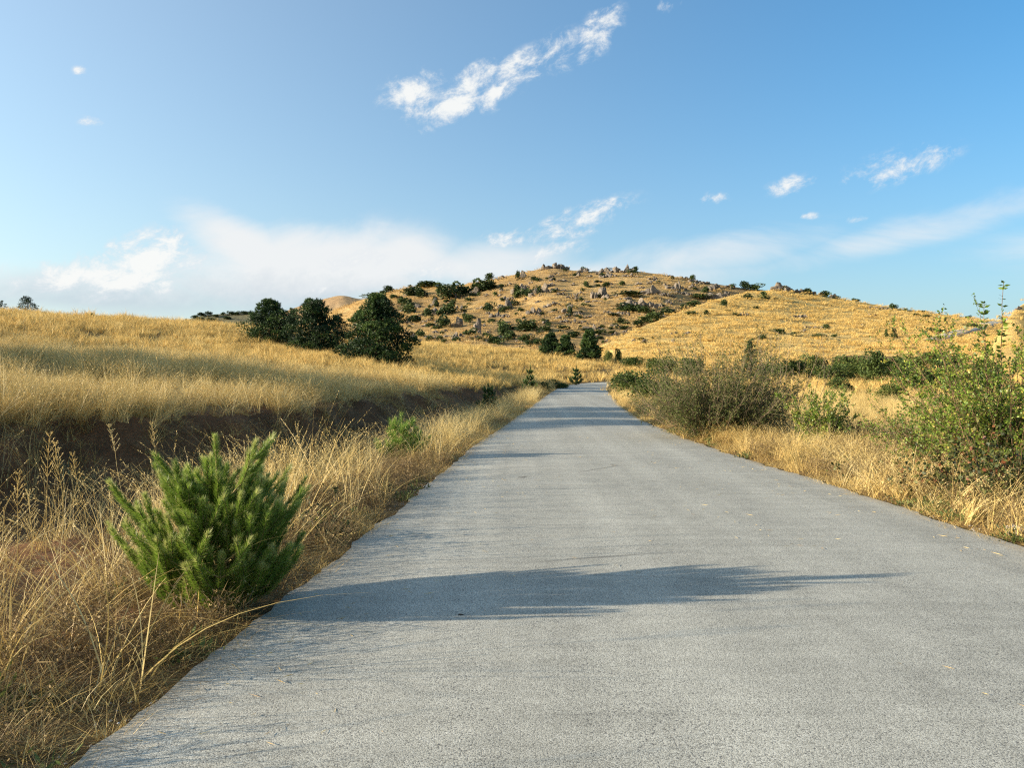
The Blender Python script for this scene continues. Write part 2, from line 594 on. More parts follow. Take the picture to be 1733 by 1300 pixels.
def rock_mat(name, cols, lich=(0.10, 0.095, 0.07)):
    m, t, out = new_mat(name)
    g = t.new('ShaderNodeNewGeometry')
    oi = t.new('ShaderNodeObjectInfo')
    pos = g.outputs['Position']
    n = t.noise(pos, 0.5, 7, 0.65)
    n2 = t.noise(pos, 2.2, 6, 0.7)
    c = t.ramp(t.math('ADD', t.maprange(n, 0.28, 0.72), t.math('MULTIPLY', t.math('SUBTRACT', oi.outputs['Random'], 0.5), 0.5)), cols)
    c = t.mix(t.maprange(n2, 0.52, 0.68), c, (*lich, 1))
    cr = t.math('ADD', n2, t.math('MULTIPLY', n, 0.8))
    p = principled(t, c, 0.9, 0.15, cr, 0.7, 0.25)
    t.l.new(p.outputs[0], out.inputs[0])
    return m


M['rock'] = rock_mat('hill_rock', [(0.0, (0.085, 0.07, 0.058)), (0.5, (0.155, 0.128, 0.10)), (1.0, (0.26, 0.205, 0.15))])
M['white_rock'] = rock_mat('pale_limestone', [(0.0, (0.55, 0.52, 0.48)), (1.0, (0.72, 0.70, 0.66))], (0.45, 0.42, 0.38))
M['clod'] = rock_mat('dark_dirt', [(0.0, (0.05, 0.04, 0.03)), (1.0, (0.10, 0.075, 0.05))], (0.04, 0.03, 0.025))

# ground: straw litter over reddish soil
m, t, out = new_mat('dry_ground')
g = t.new('ShaderNodeNewGeometry')
pos = g.outputs['Position']
nA = t.noise(pos, 0.12, 5, 0.6)
nB = t.noise(pos, 1.6, 6, 0.7)
nC = t.noise(pos, 22, 5, 0.75)
litter = t.ramp(t.maprange(t.math('ADD', t.math('MULTIPLY', nB, 0.55), t.math('MULTIPLY', nC, 0.45)), 0.32, 0.68),
                [(0.0, (0.08, 0.05, 0.024)), (0.5, (0.19, 0.12, 0.05)), (1.0, (0.33, 0.225, 0.09))])
litter = t.mix(t.maprange(nA, 0.45, 0.7), litter, (0.24, 0.15, 0.055, 1))
soil = t.ramp(t.maprange(t.math('ADD', t.math('MULTIPLY', nB, 0.5), t.math('MULTIPLY', nC, 0.5)), 0.35, 0.65),
              [(0.0, (0.09, 0.047, 0.024)), (0.55, (0.20, 0.098, 0.046)), (1.0, (0.32, 0.175, 0.085))])
sm = t.maprange(t.math('ADD', attr(t, 'soil'), t.math('MULTIPLY', t.math('SUBTRACT', nB, 0.5), 0.8)), 0.35, 0.65, smooth=True)
p = principled(t, t.mix(sm, litter, soil), 0.95, 0.1, t.math('ADD', nC, nB), 0.8, 0.06)
t.l.new(p.outputs[0], out.inputs[0])
M['ground'] = m


def hill_mat(name, cols, streak=0.35, sc=1.0):
    m, t, out = new_mat(name)
    g = t.new('ShaderNodeNewGeometry')
    pos = g.outputs['Position']
    nA = t.noise(pos, 0.018 * sc, 6, 0.6)
    nB = t.noise(t.scaled(pos, (1, 1, 3.5)), 0.16 * sc, 7, 0.68, dist=0.7)
    nC = t.noise(t.scaled(pos, (1, 1, 3.0)), 1.3 * sc, 5, 0.7)
    c = t.ramp(t.maprange(t.math('ADD', t.math('MULTIPLY', nA, 0.5), t.math('ADD', t.math('MULTIPLY', nB, 0.3), t.math('MULTIPLY', nC, streak * 0.6))), 0.36, 0.66), cols)
    p = principled(t, c, 0.95, 0.05, t.math('ADD', t.math('MULTIPLY', nB, 1.2), t.math('MULTIPLY', nC, 0.45)), 1.0, 0.9)
    t.l.new(p.outputs[0], out.inputs[0])
    return m


M['hill'] = hill_mat('rocky_hill_grass', [(0.0, (0.12, 0.088, 0.048)), (0.3, (0.27, 0.178, 0.08)), (0.6, (0.41, 0.27, 0.11)), (1.0, (0.51, 0.36, 0.16))])
M['spur'] = hill_mat('golden_slope_grass', [(0.0, (0.36, 0.235, 0.085)), (0.35, (0.53, 0.355, 0.12)), (0.7, (0.62, 0.43, 0.155)), (1.0, (0.68, 0.50, 0.215))])
M['farhill'] = hill_mat('far_hill_grass', [(0.0, (0.14, 0.11, 0.07)), (0.4, (0.29, 0.19, 0.10)), (0.7, (0.38, 0.255, 0.13)), (1.0, (0.42, 0.30, 0.17))], 0.3, 0.5)
M['woodhill'] = hill_mat('wooded_hill', [(0.0, (0.07, 0.08, 0.045)), (0.5, (0.14, 0.125, 0.07)), (1.0, (0.30, 0.22, 0.12))], 0.3, 0.7)

# asphalt
m, t, out = new_mat('worn_asphalt')
g = t.new('ShaderNodeNewGeometry')
pos = g.outputs['Position']
vo = t.new('ShaderNodeTexVoronoi', feature='F1')
t.put(vo.inputs['Vector'], pos)
vo.inputs['Scale'].default_value = 165
vo2 = t.new('ShaderNodeTexVoronoi', feature='F1')
t.put(vo2.inputs['Vector'], pos)
vo2.inputs['Scale'].default_value = 160
sepc = t.new('ShaderNodeSeparateColor')
t.put(sepc.inputs[0], vo.outputs['Color'])
big = t.noise(pos, 0.35, 5, 0.6)
mid = t.noise(pos, 6, 5, 0.7)
lat = t.noise(t.scaled(pos, (0.25, 3.0, 1)), 1.6, 5, 0.6)
trk = t.noise(t.scaled(pos, (1.6, 0.03, 1)), 1.0, 2, 0.5)
stone = t.ramp(sepc.outputs[0], [(0.0, (0.28, 0.266, 0.216)), (0.4, (0.42, 0.40, 0.33)), (0.8, (0.49, 0.468, 0.39)), (1.0, (0.58, 0.557, 0.475))])
gap = t.maprange(vo.outputs['Distance'], 0.5, 0.9)
c = t.mix(gap, stone, (0.10, 0.095, 0.09, 1))
k = t.math('ADD', t.math('ADD', t.maprange(big, 0.3, 0.7, -0.10, 0.10), t.maprange(lat, 0.3, 0.7, -0.10, 0.07)), t.math('ADD', t.maprange(mid, 0.3, 0.7, -0.10, 0.08), t.maprange(trk, 0.35, 0.65, -0.09, 0.10)))
c = t.mix(1.0, c, t.math('ADD', k, 1.0), 'MULTIPLY')
crk = t.new('ShaderNodeTexVoronoi', feature='DISTANCE_TO_EDGE')
t.put(crk.inputs['Vector'], t.scaled(pos, (0.35, 1.0, 1)))
crk.inputs['Scale'].default_value = 0.5
crm = t.math('MULTIPLY', t.maprange(crk.outputs['Distance'], 0.0, 0.012, 1.0, 0.0), t.maprange(t.noise(pos, 0.22, 3, 0.5), 0.52, 0.62))
c = t.mix(t.math('MULTIPLY', crm, 0.55), c, (0.06, 0.055, 0.05, 1))
stn = t.maprange(t.noise(t.scaled(pos, (1.0, 0.45, 1)), 1.1, 6, 0.7), 0.62, 0.76)
c = t.mix(t.math('MULTIPLY', stn, 0.30), c, (0.17, 0.15, 0.125, 1))
ed = t.maprange(t.math('ADD', attr(t, 'edge'), t.math('MULTIPLY', t.math('SUBTRACT', mid, 0.5), 1.6)), 0.35, 1.3)
c = t.mix(t.math('MULTIPLY', ed, 0.6), c, (0.32, 0.25, 0.16, 1))
hgt = t.math('SUBTRACT', t.math('MULTIPLY', sepc.outputs[1], 0.6), vo.outputs['Distance'])
p = principled(t, c, 0.88, 0.2, hgt, 0.25, 0.003)
t.l.new(p.outputs[0], out.inputs[0])
M['road'] = m


# ------------------------------------------------------------------ ground sheet
def grid_quads(nr, nc, closed=False):
    i = np.arange(nr - 1)[:, None]
    j = np.arange(nc if closed else nc - 1)[None, :]
    j2 = (j + 1) % nc
    return np.stack([i * nc + j, i * nc + j2, (i + 1) * nc + j2, (i + 1) * nc + j], -1).reshape(-1, 4)


rad = np.concatenate([np.geomspace(0.6, 3, 14)[:-1], np.geomspace(3, 190, 270), np.geomspace(200, 4000, 26)])
front = np.linspace(-52, 52, 400)
back = np.linspace(52, 308, 90)[1:-1]
th = np.radians(np.concatenate([front, back]))
X = (rad[:, None] * np.sin(th)[None]).ravel()
Y = (rad[:, None] * np.cos(th)[None]).ravel()
P2 = np.stack([X, Y], 1)
info = ground_info(P2)
Z = ground_z(P2, info)
tl, tr, tb = info
soilA = np.where((tl > 0.4) & (tb > -0.25) & (Y < 50), 1.0, 0.0) * sstep(0.3, 1.4, tl)
Q = grid_quads(len(rad), len(th), True)[:, ::-1]
c0 = len(X)
V = np.concatenate([np.stack([X, Y, Z], 1), [[0, 0, -0.06]]])
T0 = np.stack([np.full(len(th), c0), (np.arange(len(th)) + 1) % len(th), np.arange(len(th))], 1)
ground = obj('ground', mk_mesh('ground', V, Q, T0, M['ground'], {'soil': np.concatenate([soilA, [0]])}))
tag(ground, 'dry grassland ground with a ditch and low bank beside the road', 'ground', kind='structure')
ground_tris = np.concatenate([Q[:, [0, 1, 2]], Q[:, [0, 2, 3]]])

# road ribbon
NR, NCR = len(LD), 15
s = np.concatenate([[0, 0.06], np.linspace(0.12, 0.88, NCR - 4), [0.94, 1]])
LD9, RD9 = densify(Lp, 1800), densify(Rp, 1800)
NR = 1800
wob = 0.055 * fbm(LD9[:, 1] * 2.2, LD9[:, 1] * 0, 31, 5, 0.8)
wob2 = 0.07 * fbm(RD9[:, 1] * 1.8, RD9[:, 1] * 0, 37, 5, 0.8)
La, Ra = LD9.copy(), RD9.copy()
La[:, 0] += wob
Ra[:, 0] += wob2
XY = La[:, None] * (1 - s)[None, :, None] + Ra[:, None] * s[None, :, None]
ZZ = zroad(XY[..., 1]) + 0.03 * (1 - (2 * s - 1) ** 2)[None]
ZZ += 0.004
V = np.concatenate([XY, ZZ[..., None]], -1)
skL, skR = V[:, :1].copy(), V[:, -1:].copy()
skL[..., 2] -= 0.12
skR[..., 2] -= 0.12
sides = np.concatenate([skL, V[:, :1], V[:, -1:], skR], 1)
gq = grid_quads(NR, 4).reshape(NR - 1, 3, 4)[:, [0, 2]].reshape(-1, 4)
road = obj('road', mk_mesh('road', np.concatenate([V.reshape(-1, 3), sides.reshape(-1, 3)]), np.concatenate([grid_quads(NR, NCR), gq + NR * NCR])[:, ::-1], None, M['road'],
                           {'edge': np.concatenate([np.tile(np.where((s == 0) | (s == 1), 1.0, 0.0), NR), np.ones(NR * 4)])}))
tag(road, 'pale grey worn asphalt road running ahead and bending right', 'road', kind='structure')


# ------------------------------------------------------------------ hills
def hill(name, ridge, base, mat, label, nc, nr, amp, seed, prof=1.0, back=0.7):
    ridge, base = np.array(ridge, float), np.array(base, float)
    px = np.linspace(ridge[0, 0], ridge[-1, 0], nc)
    ry, rd = np.interp(px, ridge[:, 0], ridge[:, 1]), np.interp(px, ridge[:, 0], ridge[:, 2])
    by, bd = np.interp(px, base[:, 0], base[:, 1]), np.interp(px, base[:, 0], base[:, 2])
    sm = np.ones(7) / 7
    for a in (ry, rd, by, bd):
        b = np.convolve(np.pad(a, 3, 'edge'), sm, 'valid')
        a[:] = b
    v = np.linspace(0, 1 + back, nr)
    rows = []
    for vv in v:
        if vv <= 1:
            d = bd + (rd - bd) * vv
            g = vv ** prof
            py = by + (ry - by) * g
            z = CH - (py - HY) / F * d
        else:
            d = rd + (rd - bd) * (vv - 1)
            zr = CH - (ry - HY) / F * rd
            z = zr - (rd - bd) * 0.9 * (vv - 1) ** 2 - 0.03 * (rd - bd) * (vv - 1)
        x = (px - CX) / F * d
        rows.append(np.stack([x, d, z], 1))
    V = np.array(rows)
    x, y = V[..., 0], V[..., 1]
    w_ = (np.sin(np.clip(v, 0, 1) * np.pi) ** 0.6)[:, None]
    n = fbm(x / 32, y / 32, seed, 3) * 1.6 + 0.35 * fbm(x / 7, y / 7, seed + 5, 3) + 0.15 * np.abs(fbm(x / 60 + y / 25, y / 60, seed + 9, 2))
    V[..., 2] += amp * n * w_ + 0.12 * amp * fbm(x / 9, y / 9, seed + 3, 3)
    q = grid_quads(nr, nc)
    o = obj(name, mk_mesh(name, V.reshape(-1, 3), q, None, mat))
    tag(o, label, 'hill', kind='structure')
    return V.reshape(-1, 3), np.concatenate([q[:, [0, 1, 2]], q[:, [0, 2, 3]]])


RIDGE_B = [(430, 575, 380), (520, 545, 380), (600, 512, 375), (650, 494, 370), (690, 487, 365), (740, 483, 355), (780, 483, 345), (820, 475, 340), (880, 463, 335), (920, 453, 330), (940, 450, 330),
           (965, 457, 325), (1010, 460, 320), (1060, 457, 320), (1100, 461, 315), (1130, 466, 310), (1200, 479, 305), (1260, 488, 300), (1330, 494, 300), (1420, 508, 300), (1520, 530, 300), (1640, 560, 300)]
BASE_B = [(430, 600, 210), (600, 592, 190), (690, 588, 165), (800, 594, 160), (900, 602, 158), (1000, 612, 158), (1100, 612, 165), (1300, 600, 200), (1640, 600, 230)]
RIDGE_C = [(930, 640, 140), (985, 600, 148), (1020, 584, 155), (1080, 556, 170), (1130, 536, 185), (1170, 521, 198), (1210, 507, 212), (1250, 497, 225), (1300, 491, 235), (1340, 492, 240), (1400, 502, 240), (1450, 510, 238), (1500, 519, 235), (1560, 528, 230),
           (1620, 535, 225), (1670, 541, 220), (1760, 548, 215), (1950, 552, 210), (2200, 560, 210)]
BASE_C = [(930, 650, 120), (1000, 628, 118), (1100, 628, 112), (1300, 632, 105), (1600, 636, 95), (2200, 650, 90)]
RIDGE_D = [(1610, 640, 100), (1665, 600, 106), (1690, 565, 112), (1705, 538, 118), (1718, 522, 124), (1733, 511, 130), (1800, 492, 155), (1950, 470, 160), (2250, 470, 165), (2500, 520, 165)]
BASE_D = [(1610, 650, 80), (1660, 645, 80), (1733, 640, 78), (2000, 655, 75), (2500, 660, 75)]
RIDGE_A = [(380, 560, 760), (420, 549, 760), (470, 531, 760), (520, 513, 760), (550, 505, 760), (577, 499, 760), (600, 504, 755), (650, 510, 750), (720, 515, 750), (800, 520, 750)]
BASE_A = [(380, 575, 600), (500, 575, 580), (640, 570, 570), (800, 560, 570)]
RIDGE_W = [(270, 556, 560), (310, 543, 560), (345, 533, 560), (385, 531, 560), (430, 529, 560), (500, 545, 550), (560, 560, 550)]
BASE_W = [(270, 570, 460), (420, 575, 450), (560, 580, 450)]
surf = []
surf.append((V0 := np.stack([X, Y, Z], 1), ground_tris))
HILLS = {}
HILLS['B'] = hill('hill', RIDGE_B, BASE_B, M['hill'], 'rocky golden hill with scattered boulders and bushes in the middle distance', 380, 150, 1.7, 41, 0.85)
HILLS['C'] = hill('hill_slope', RIDGE_C, BASE_C, M['spur'], 'smooth golden grass slope below the rocky hill on the right', 380, 130, 0.8, 51, 0.95)
HILLS['D'] = hill('hill_side', RIDGE_D, BASE_D, M['spur'], 'small golden hillside at the right edge beyond the leafy shrub', 160, 60, 0.5, 61, 0.95)
HILLS['A'] = hill('far_hill', RIDGE_A, BASE_A, M['farhill'], 'distant bare tan hill behind the three pines', 160, 60, 4.5, 71, 1.0)
HILLS['W'] = hill('wooded_hill', RIDGE_W, BASE_W, M['woodhill'], 'distant low wooded hill behind the left field', 140, 40, 2.5, 81, 1.0)
surf += [HILLS[k] for k in 'BCDAW']
offs, VV, TT, SRC = 0, [], [], []
for key, (v, q) in zip(['G', 'B', 'C', 'D', 'A', 'W'], surf):
    VV.append(v)
    TT.append(q + offs)
    SRC += [key] * len(q)
    offs += len(v)
BV = BVHTree.FromPolygons(np.concatenate(VV).tolist(), np.concatenate(TT).tolist())


def hit(px, py):
    """where the line of sight through a photograph point first meets the terrain"""
    d = Vector(((px - CX) / F, 1.0, -(py - HY) / F)).normalized()
    for k in range(14):
        dd = Vector((d.x, d.y, d.z - 0.0012 * k)).normalized()
        loc, nor, idx, dist = BV.ray_cast(Vector((0, 0, CH)), dd, 3000)
        if loc is not None:
            return loc, SRC[idx], nor
    return None, None, None


def gz(x, y):
    return float(ground_z(np.array([[x, y]]))[0])


def topz(x, y):
    loc, nor, idx, dist = BV.ray_cast(Vector((x, y, 400)), Vector((0, 0, -1)), 1000)
    return loc.z


# far piece of the road climbing on the right
cl = []
for px, py in [(1575, 579), (1597, 571), (1630, 562), (1660, 553), (1690, 546)]:
    h, s_, n_h = hit(px, py)
    cl.append((h.x, h.y))
cl = densify(np.array(cl), 60)
tg = unit(np.gradient(cl, axis=0))
nr_ = np.stack([-tg[:, 1], tg[:, 0]], 1)
rows = []
for k in (-1.0, -0.5, 0, 0.5, 1.0):
    q = cl + nr_ * k * 1.5
    rows.append([(a, b, topz(a, b) + 0.35) for a, b in q])
V = np.array(rows).transpose(1, 0, 2)
lo = V[:, [0, -1]].copy()
lo[..., 2] -= 0.7
V = np.concatenate([lo[:, :1], V, lo[:, 1:]], 1)
o = obj('far_road', mk_mesh('far_road', V.reshape(-1, 3), grid_quads(60, 7), None, M['road']))
tag(o, 'short pale strip of the road climbing the far hillside', 'road', kind='structure')


# ------------------------------------------------------------------ grass: clump meshes
def blades(buf, rg, n, Rr, L, W, segs=4, lean=(0.1, 0.5), curl=(0.0, 0.5), droop=(0.0, 0.2), wind=(0.0, 0.0), tint=(0.2, 0.9), twist=1.2, tip=0.12, off=(0.0, 0.0)):
    a0 = rg.uniform(0, 2 * np.pi, n)
    rr = Rr * np.sqrt(rg.uniform(0, 1, n))
    base = np.stack([rr * np.cos(a0) + off[0], rr * np.sin(a0) + off[1], np.full(n, -0.03)], 1)
    az = rg.uniform(0, 2 * np.pi, n)
    hd = np.stack([np.cos(az), np.sin(az)], 1) * rg.uniform(*lean, n)[:, None] + np.array(wind)
    hc = np.stack([np.cos(az), np.sin(az)], 1) * rg.uniform(*curl, n)[:, None] + np.array(wind) * 1.2
    dr = rg.uniform(*droop, n)
    ln = rg.uniform(*L, n)
    t = np.linspace(0, 1, segs + 1)
    pos = np.zeros((n, segs + 1, 3))
    pos[..., :2] = base[:, None, :2] + ln[:, None, None] * (hd[:, None] * t[None, :, None] + hc[:, None] * (t ** 2)[None, :, None])
    sl = np.linalg.norm(hd, axis=1)
    pos[..., 2] = base[:, None, 2] + ln[:, None] * ((1 / np.sqrt(1 + sl ** 2))[:, None] * t[None] - dr[:, None] * (t ** 2.2)[None])
    tw = az + rg.uniform(-twist, twist, n) + np.pi / 2
    sd_ = np.stack([np.cos(tw), np.sin(tw), np.zeros(n)], 1)
    wd = rg.uniform(0.6, 1.3, n)[:, None] * W * (1 - (1 - tip) * t[None] ** 1.3)
    Lf = pos + sd_[:, None] * wd[..., None]
    Rg = pos - sd_[:, None] * wd[..., None]
    V = np.stack([Lf, Rg], 2).reshape(n, -1, 3)
    per = 2 * (segs + 1)
    i = np.arange(segs)
    q = np.stack([2 * i, 2 * i + 1, 2 * i + 3, 2 * i + 2], 1)
    Qd = (np.arange(n)[:, None, None] * per + q[None]).reshape(-1, 4)
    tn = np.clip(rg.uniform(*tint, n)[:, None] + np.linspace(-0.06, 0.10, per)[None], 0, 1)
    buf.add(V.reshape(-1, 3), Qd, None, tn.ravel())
    return pos


def seed_heads(buf, rg, pos, frac=0.5, n=12, L=0.02, W=0.003, span=0.18, tint=(0.5, 1.0)):
    """feathery spikelets on the top of some blades"""
    sel = np.where(rg.uniform(0, 1, len(pos)) < frac)[0]
    if len(sel) == 0:
        return
    a, b = pos[sel, -2], pos[sel, -1]
    ln = np.linalg.norm(pos[sel, 0] - b, axis=1)
    d = unit(b - a)
    k = rg.uniform(0, 1, (len(sel), n, 1))
    P = b[:, None] - d[:, None] * k * (span * ln)[:, None, None]
    D = unit(d[:, None] + rg.normal(0, 0.38, (len(sel), n, 3)))
    leaf_quads(buf, P.reshape(-1, 3), D.reshape(-1, 3), L, W, rg, rg.uniform(*tint, len(sel) * n))


PROT = {}


def proto(coll, make, mat, count):
    c = bpy.data.collections.new(coll)
    for i in range(count):
        b = Buf()
        make(b, np.random.default_rng(1000 + hash2(np.array([len(coll)]), np.array([i]), 5).view(np.int64)[0] % 9999 + i))
        o = bpy.data.objects.new('%s_%02d' % (coll, i), b.mesh(coll, mat))
        c.objects.link(o)
    PROT[coll] = (c, count)


WIND = (0.10, -0.03)


def tufts_in(rg, n, Rr):
    a, r = rg.uniform(0, 6.28, n), Rr * np.sqrt(rg.uniform(0, 1, n))
    return np.stack([r * np.cos(a), r * np.sin(a)], 1)


def mk_field(b, rg):
    for o_ in tufts_in(rg, 11, 0.5):
        k = rg.uniform(0.7, 1.25)
        a = rg.uniform(0, 6.28)
        wd = (WIND[0] + 0.16 * math.cos(a), WIND[1] + 0.16 * math.sin(a))
        tn = rg.uniform(-0.12, 0.12)
        p = blades(b, rg, 17, 0.05, (0.26 * k, 0.58 * k), 0.0022, 4, (0.03, 0.4), (0.05, 0.65), (0.0, 0.26), wd, (0.25 + tn, 0.8 + tn), off=o_)
        seed_heads(b, rg, p, 0.35, 9, 0.018, 0.0022, 0.22)


def mk_short(b, rg):
    blades(b, rg, 170, 0.38, (0.06, 0.26), 0.0022, 3, (0.2, 1.0), (0.1, 0.8), (0.0, 0.4), (0, 0), (0.05, 0.75))


def mk_edge(b, rg):
    blades(b, rg, 30, 0.07, (0.06, 0.24), 0.0022, 3, (0.2, 1.1), (0.1, 0.8), (0.0, 0.45), (0, 0), (0.05, 0.8))


def mk_tall(b, rg):
    p = blades(b, rg, 22, 0.13, (0.65, 1.15), 0.0028, 6, (0.03, 0.30), (0.05, 0.65), (0.0, 0.28), WIND, (0.35, 0.95))
    seed_heads(b, rg, p, 0.5, 16, 0.020, 0.0024, 0.20)
    blades(b, rg, 12, 0.16, (0.2, 0.5), 0.0026, 4, (0.2, 0.8), (0.1, 0.8), (0.1, 0.5), (0, 0), (0.1, 0.8))


def mk_arch(b, rg):
    blades(b, rg, 28, 0.12, (0.5, 1.05), 0.0033, 7, (0.2, 0.55), (0.35, 0.9), (0.25, 0.62), (0.16, -0.08), (0.4, 1.0))


def mk_far(b, rg):
    for o_ in tufts_in(rg, 24, 1.3):
        k, tn = rg.uniform(0.65, 1.25), rg.uniform(-0.15, 0.15)
        a = rg.uniform(0, 6.28)
        blades(b, rg, 12, 0.10, (0.26 * k, 0.56 * k), 0.010, 2, (0.05, 0.45), (0.05, 0.5), (0.0, 0.2), (WIND[0] + 0.15 * math.cos(a), 0.15 * math.sin(a)), (0.3 + tn, 0.85 + tn), off=o_)


def mk_hill(b, rg):
    for o_ in tufts_in(rg, 26, 2.5):
        k, tn = rg.uniform(0.6, 1.3), rg.uniform(-0.15, 0.15)
        blades(b, rg, 7, 0.22, (0.30 * k, 0.75 * k), 0.035, 2, (0.1, 0.7), (0.05, 0.5), (0.0, 0.3), (0, 0), (0.3 + tn, 0.85 + tn), off=o_)


def mk_litter(b, rg):
    blades(b, rg, 120, 0.40, (0.12, 0.42), 0.0022, 4, (0.6, 1.7), (0.0, 1.0), (0.3, 0.65), (0, 0), (0.0, 0.8))


def mk_twiggy(b, rg):
    # dry forked herb: rusty stems with short side branches
    p = blades(b, rg, 10, 0.08, (0.25, 0.5), 0.0022, 4, (0.05, 0.6), (0.0, 0.4), (0.0, 0.2), (0, 0), (0.2, 0.8))
    for k in range(3):
        P = p[:, 1 + k]
        for r_ in range(3):
            D = unit(np.stack([rg.normal(0, 0.8, len(P)), rg.normal(0, 0.8, len(P)), np.full(len(P), 0.6)], 1))
            leaf_quads(b, P, D, rg.uniform(0.06, 0.16, len(P)), 0.0022, rg, rg.uniform(0.1, 0.9, len(P)))
            leaf_quads(b, P + D * 0.08, D, 0.018, 0.006, rg, rg.uniform(0.3, 1, len(P)))


def mk_weed(b, rg):
    n = 70
    P = np.stack([rg.normal(0, 0.09, n), rg.normal(0, 0.09, n), np.abs(rg.normal(0, 0.05, n))], 1)
    D = unit(np.stack([P[:, 0] * 4 + rg.normal(0, 0.4, n), P[:, 1] * 4 + rg.normal(0, 0.4, n), rg.uniform(0.2, 1, n)], 1))
    leaf_quads(b, P, D, rg.uniform(0.03, 0.09, n), rg.uniform(0.005, 0.014, n), rg, rg.uniform(0.1, 1, n))
    blades(b, rg, 24, 0.14, (0.08, 0.24), 0.0025, 3, (0.2, 0.9), (0.1, 0.8), (0.0, 0.4), (0, 0), (0.2, 0.9))


def mk_gravel(b, rg):
    for i in range(26):
        c_ = np.array([rg.normal(0, 0.12), rg.normal(0, 0.12), 0.0])
        r_ = rg.uniform(0.003, 0.011)
        o8 = np.array([(1, 0, 0), (0, 1, 0), (-1, 0, 0), (0, -1, 0), (0, 0, 0.8), (0, 0, -0.6)], float) * r_ * rg.uniform(0.6, 1.3, (6, 1))
        b.add(c_ + o8, None, [(0, 1, 4), (1, 2, 4), (2, 3, 4), (3, 0, 4), (1, 0, 5), (2, 1, 5), (3, 2, 5), (0, 3, 5)], rg.uniform(0, 1))


M['gravel'] = leaf_mat('gravel', [(0.0, (0.16, 0.13, 0.10)), (0.6, (0.30, 0.26, 0.21)), (1.0, (0.50, 0.47, 0.42))], 0.0, 0.9, 0.1)
def mk_bits(b, rg):
    n = 7
    P = np.stack([rg.normal(0, 0.25, n), rg.normal(0, 0.25, n), np.full(n, 0.006)], 1)
    a = rg.uniform(0, 6.28, n)
    leaf_quads(b, P, np.stack([np.cos(a), np.sin(a), rg.uniform(-0.02, 0.1, n)], 1), rg.uniform(0.015, 0.09, n), 0.0016, rg, rg.uniform(0, 1, n))


proto('straw_bits', mk_bits, M['straw'], 6)
proto('gravel', mk_gravel, M['gravel'], 5)
proto('grass_field', mk_field, M['straw'], 6)
proto('grass_short', mk_short, M['straw'], 5)
proto('grass_edge', mk_edge, M['straw'], 5)
proto('grass_tall', mk_tall, M['straw'], 6)
proto('grass_arch', mk_arch, M['straw'], 5)
proto('grass_far', mk_far, M['straw_far'], 5)
proto('grass_hill', mk_hill, M['straw_far'], 5)
proto('grass_brown', mk_hill, M['straw_hill'], 5)
proto('grass_litter', mk_litter, M['rust_grass'], 5)
proto('herb_twiggy', mk_twiggy, M['rust_grass'], 5)
proto('weed_green', mk_weed, M['weed'], 5)


def scatter(name, label, cat, P, scl, coll, rg, tilt=0.12):
    n = len(P)
    if n == 0:
        return
    m = bpy.data.meshes.new(name)
    m.vertices.add(n)
    m.vertices.foreach_set('co', np.asarray(P, np.float32).ravel())
    rot = np.stack([rg.normal(0, tilt, n), rg.normal(0, tilt, n), rg.uniform(-np.pi, np.pi, n)], 1)
    a = m.attributes.new('rot', 'FLOAT_VECTOR', 'POINT')
    a.data.foreach_set('vector', rot.astype(np.float32).ravel())
    a = m.attributes.new('scl', 'FLOAT', 'POINT')
    a.data.foreach_set('value', np.asarray(scl, np.float32))
    a = m.attributes.new('idx', 'INT', 'POINT')
    c, cnt = PROT[coll]
    a.data.foreach_set('value', rg.integers(0, cnt, n).astype(np.int32))
    o = obj(name, m)
    tag(o, label, cat, kind='stuff')
    ng = bpy.data.node_groups.new('scatter_' + name, 'GeometryNodeTree')
    ng.interface.new_socket('Geometry', in_out='INPUT', socket_type='NodeSocketGeometry')
    ng.interface.new_socket('Geometry', in_out='OUTPUT', socket_type='NodeSocketGeometry')
    N = ng.nodes
    gi, go = N.new('NodeGroupInput'), N.new('NodeGroupOutput')
    ip = N.new('GeometryNodeInstanceOnPoints')
    ci = N.new('GeometryNodeCollectionInfo')
    ci.inputs['Collection'].default_value = c
    ci.inputs['Separate Children'].default_value = True
    ci.inputs['Reset Children'].default_value = True
    at = {}
    for nm, ty in (('rot', 'FLOAT_VECTOR'), ('scl', 'FLOAT'), ('idx', 'INT')):
        q = N.new('GeometryNodeInputNamedAttribute')
        q.data_type = ty
        q.inputs['Name'].default_value = nm
        at[nm] = q.outputs[0]
    e2r = N.new('FunctionNodeEulerToRotation')
    Lk = ng.links
    Lk.new(gi.outputs[0], ip.inputs['Points'])
    Lk.new(ci.outputs[0], ip.inputs['Instance'])
    ip.inputs['Pick Instance'].default_value = True
    Lk.new(at['idx'], ip.inputs['Instance Index'])
    Lk.new(at['rot'], e2r.inputs[0])
    Lk.new(e2r.outputs[0], ip.inputs['Rotation'])
    Lk.new(at['scl'], ip.inputs['Scale'])
    Lk.new(ip.outputs[0], go.inputs[0])
    md = o.modifiers.new('scatter', 'NODES')
    md.node_group = ng
    return o


def sample(x0, x1, y0, y1, dens, rg, margin=1.15, extra=1.5):
    n = int((x1 - x0) * (y1 - y0) * dens)
    P = np.stack([rg.uniform(x0, x1, n), rg.uniform(y0, y1, n)], 1)
    keep = (P[:, 0] < 0.667 * margin * P[:, 1] + extra) & (P[:, 0] > -0.667 * margin * P[:, 1] - extra - 4.0)
    P = P[keep]
    return P, ground_info(P)


def with_z(P, info, dz=0.0):
    return np.concatenate([P, (ground_z(P, info) + dz)[:, None]], 1)


def sub(info, k):
    return tuple(a[k] for a in info)


def clump(P, f, seed):
    return fbm(P[:, 0] * f, P[:, 1] * f, seed, 3)


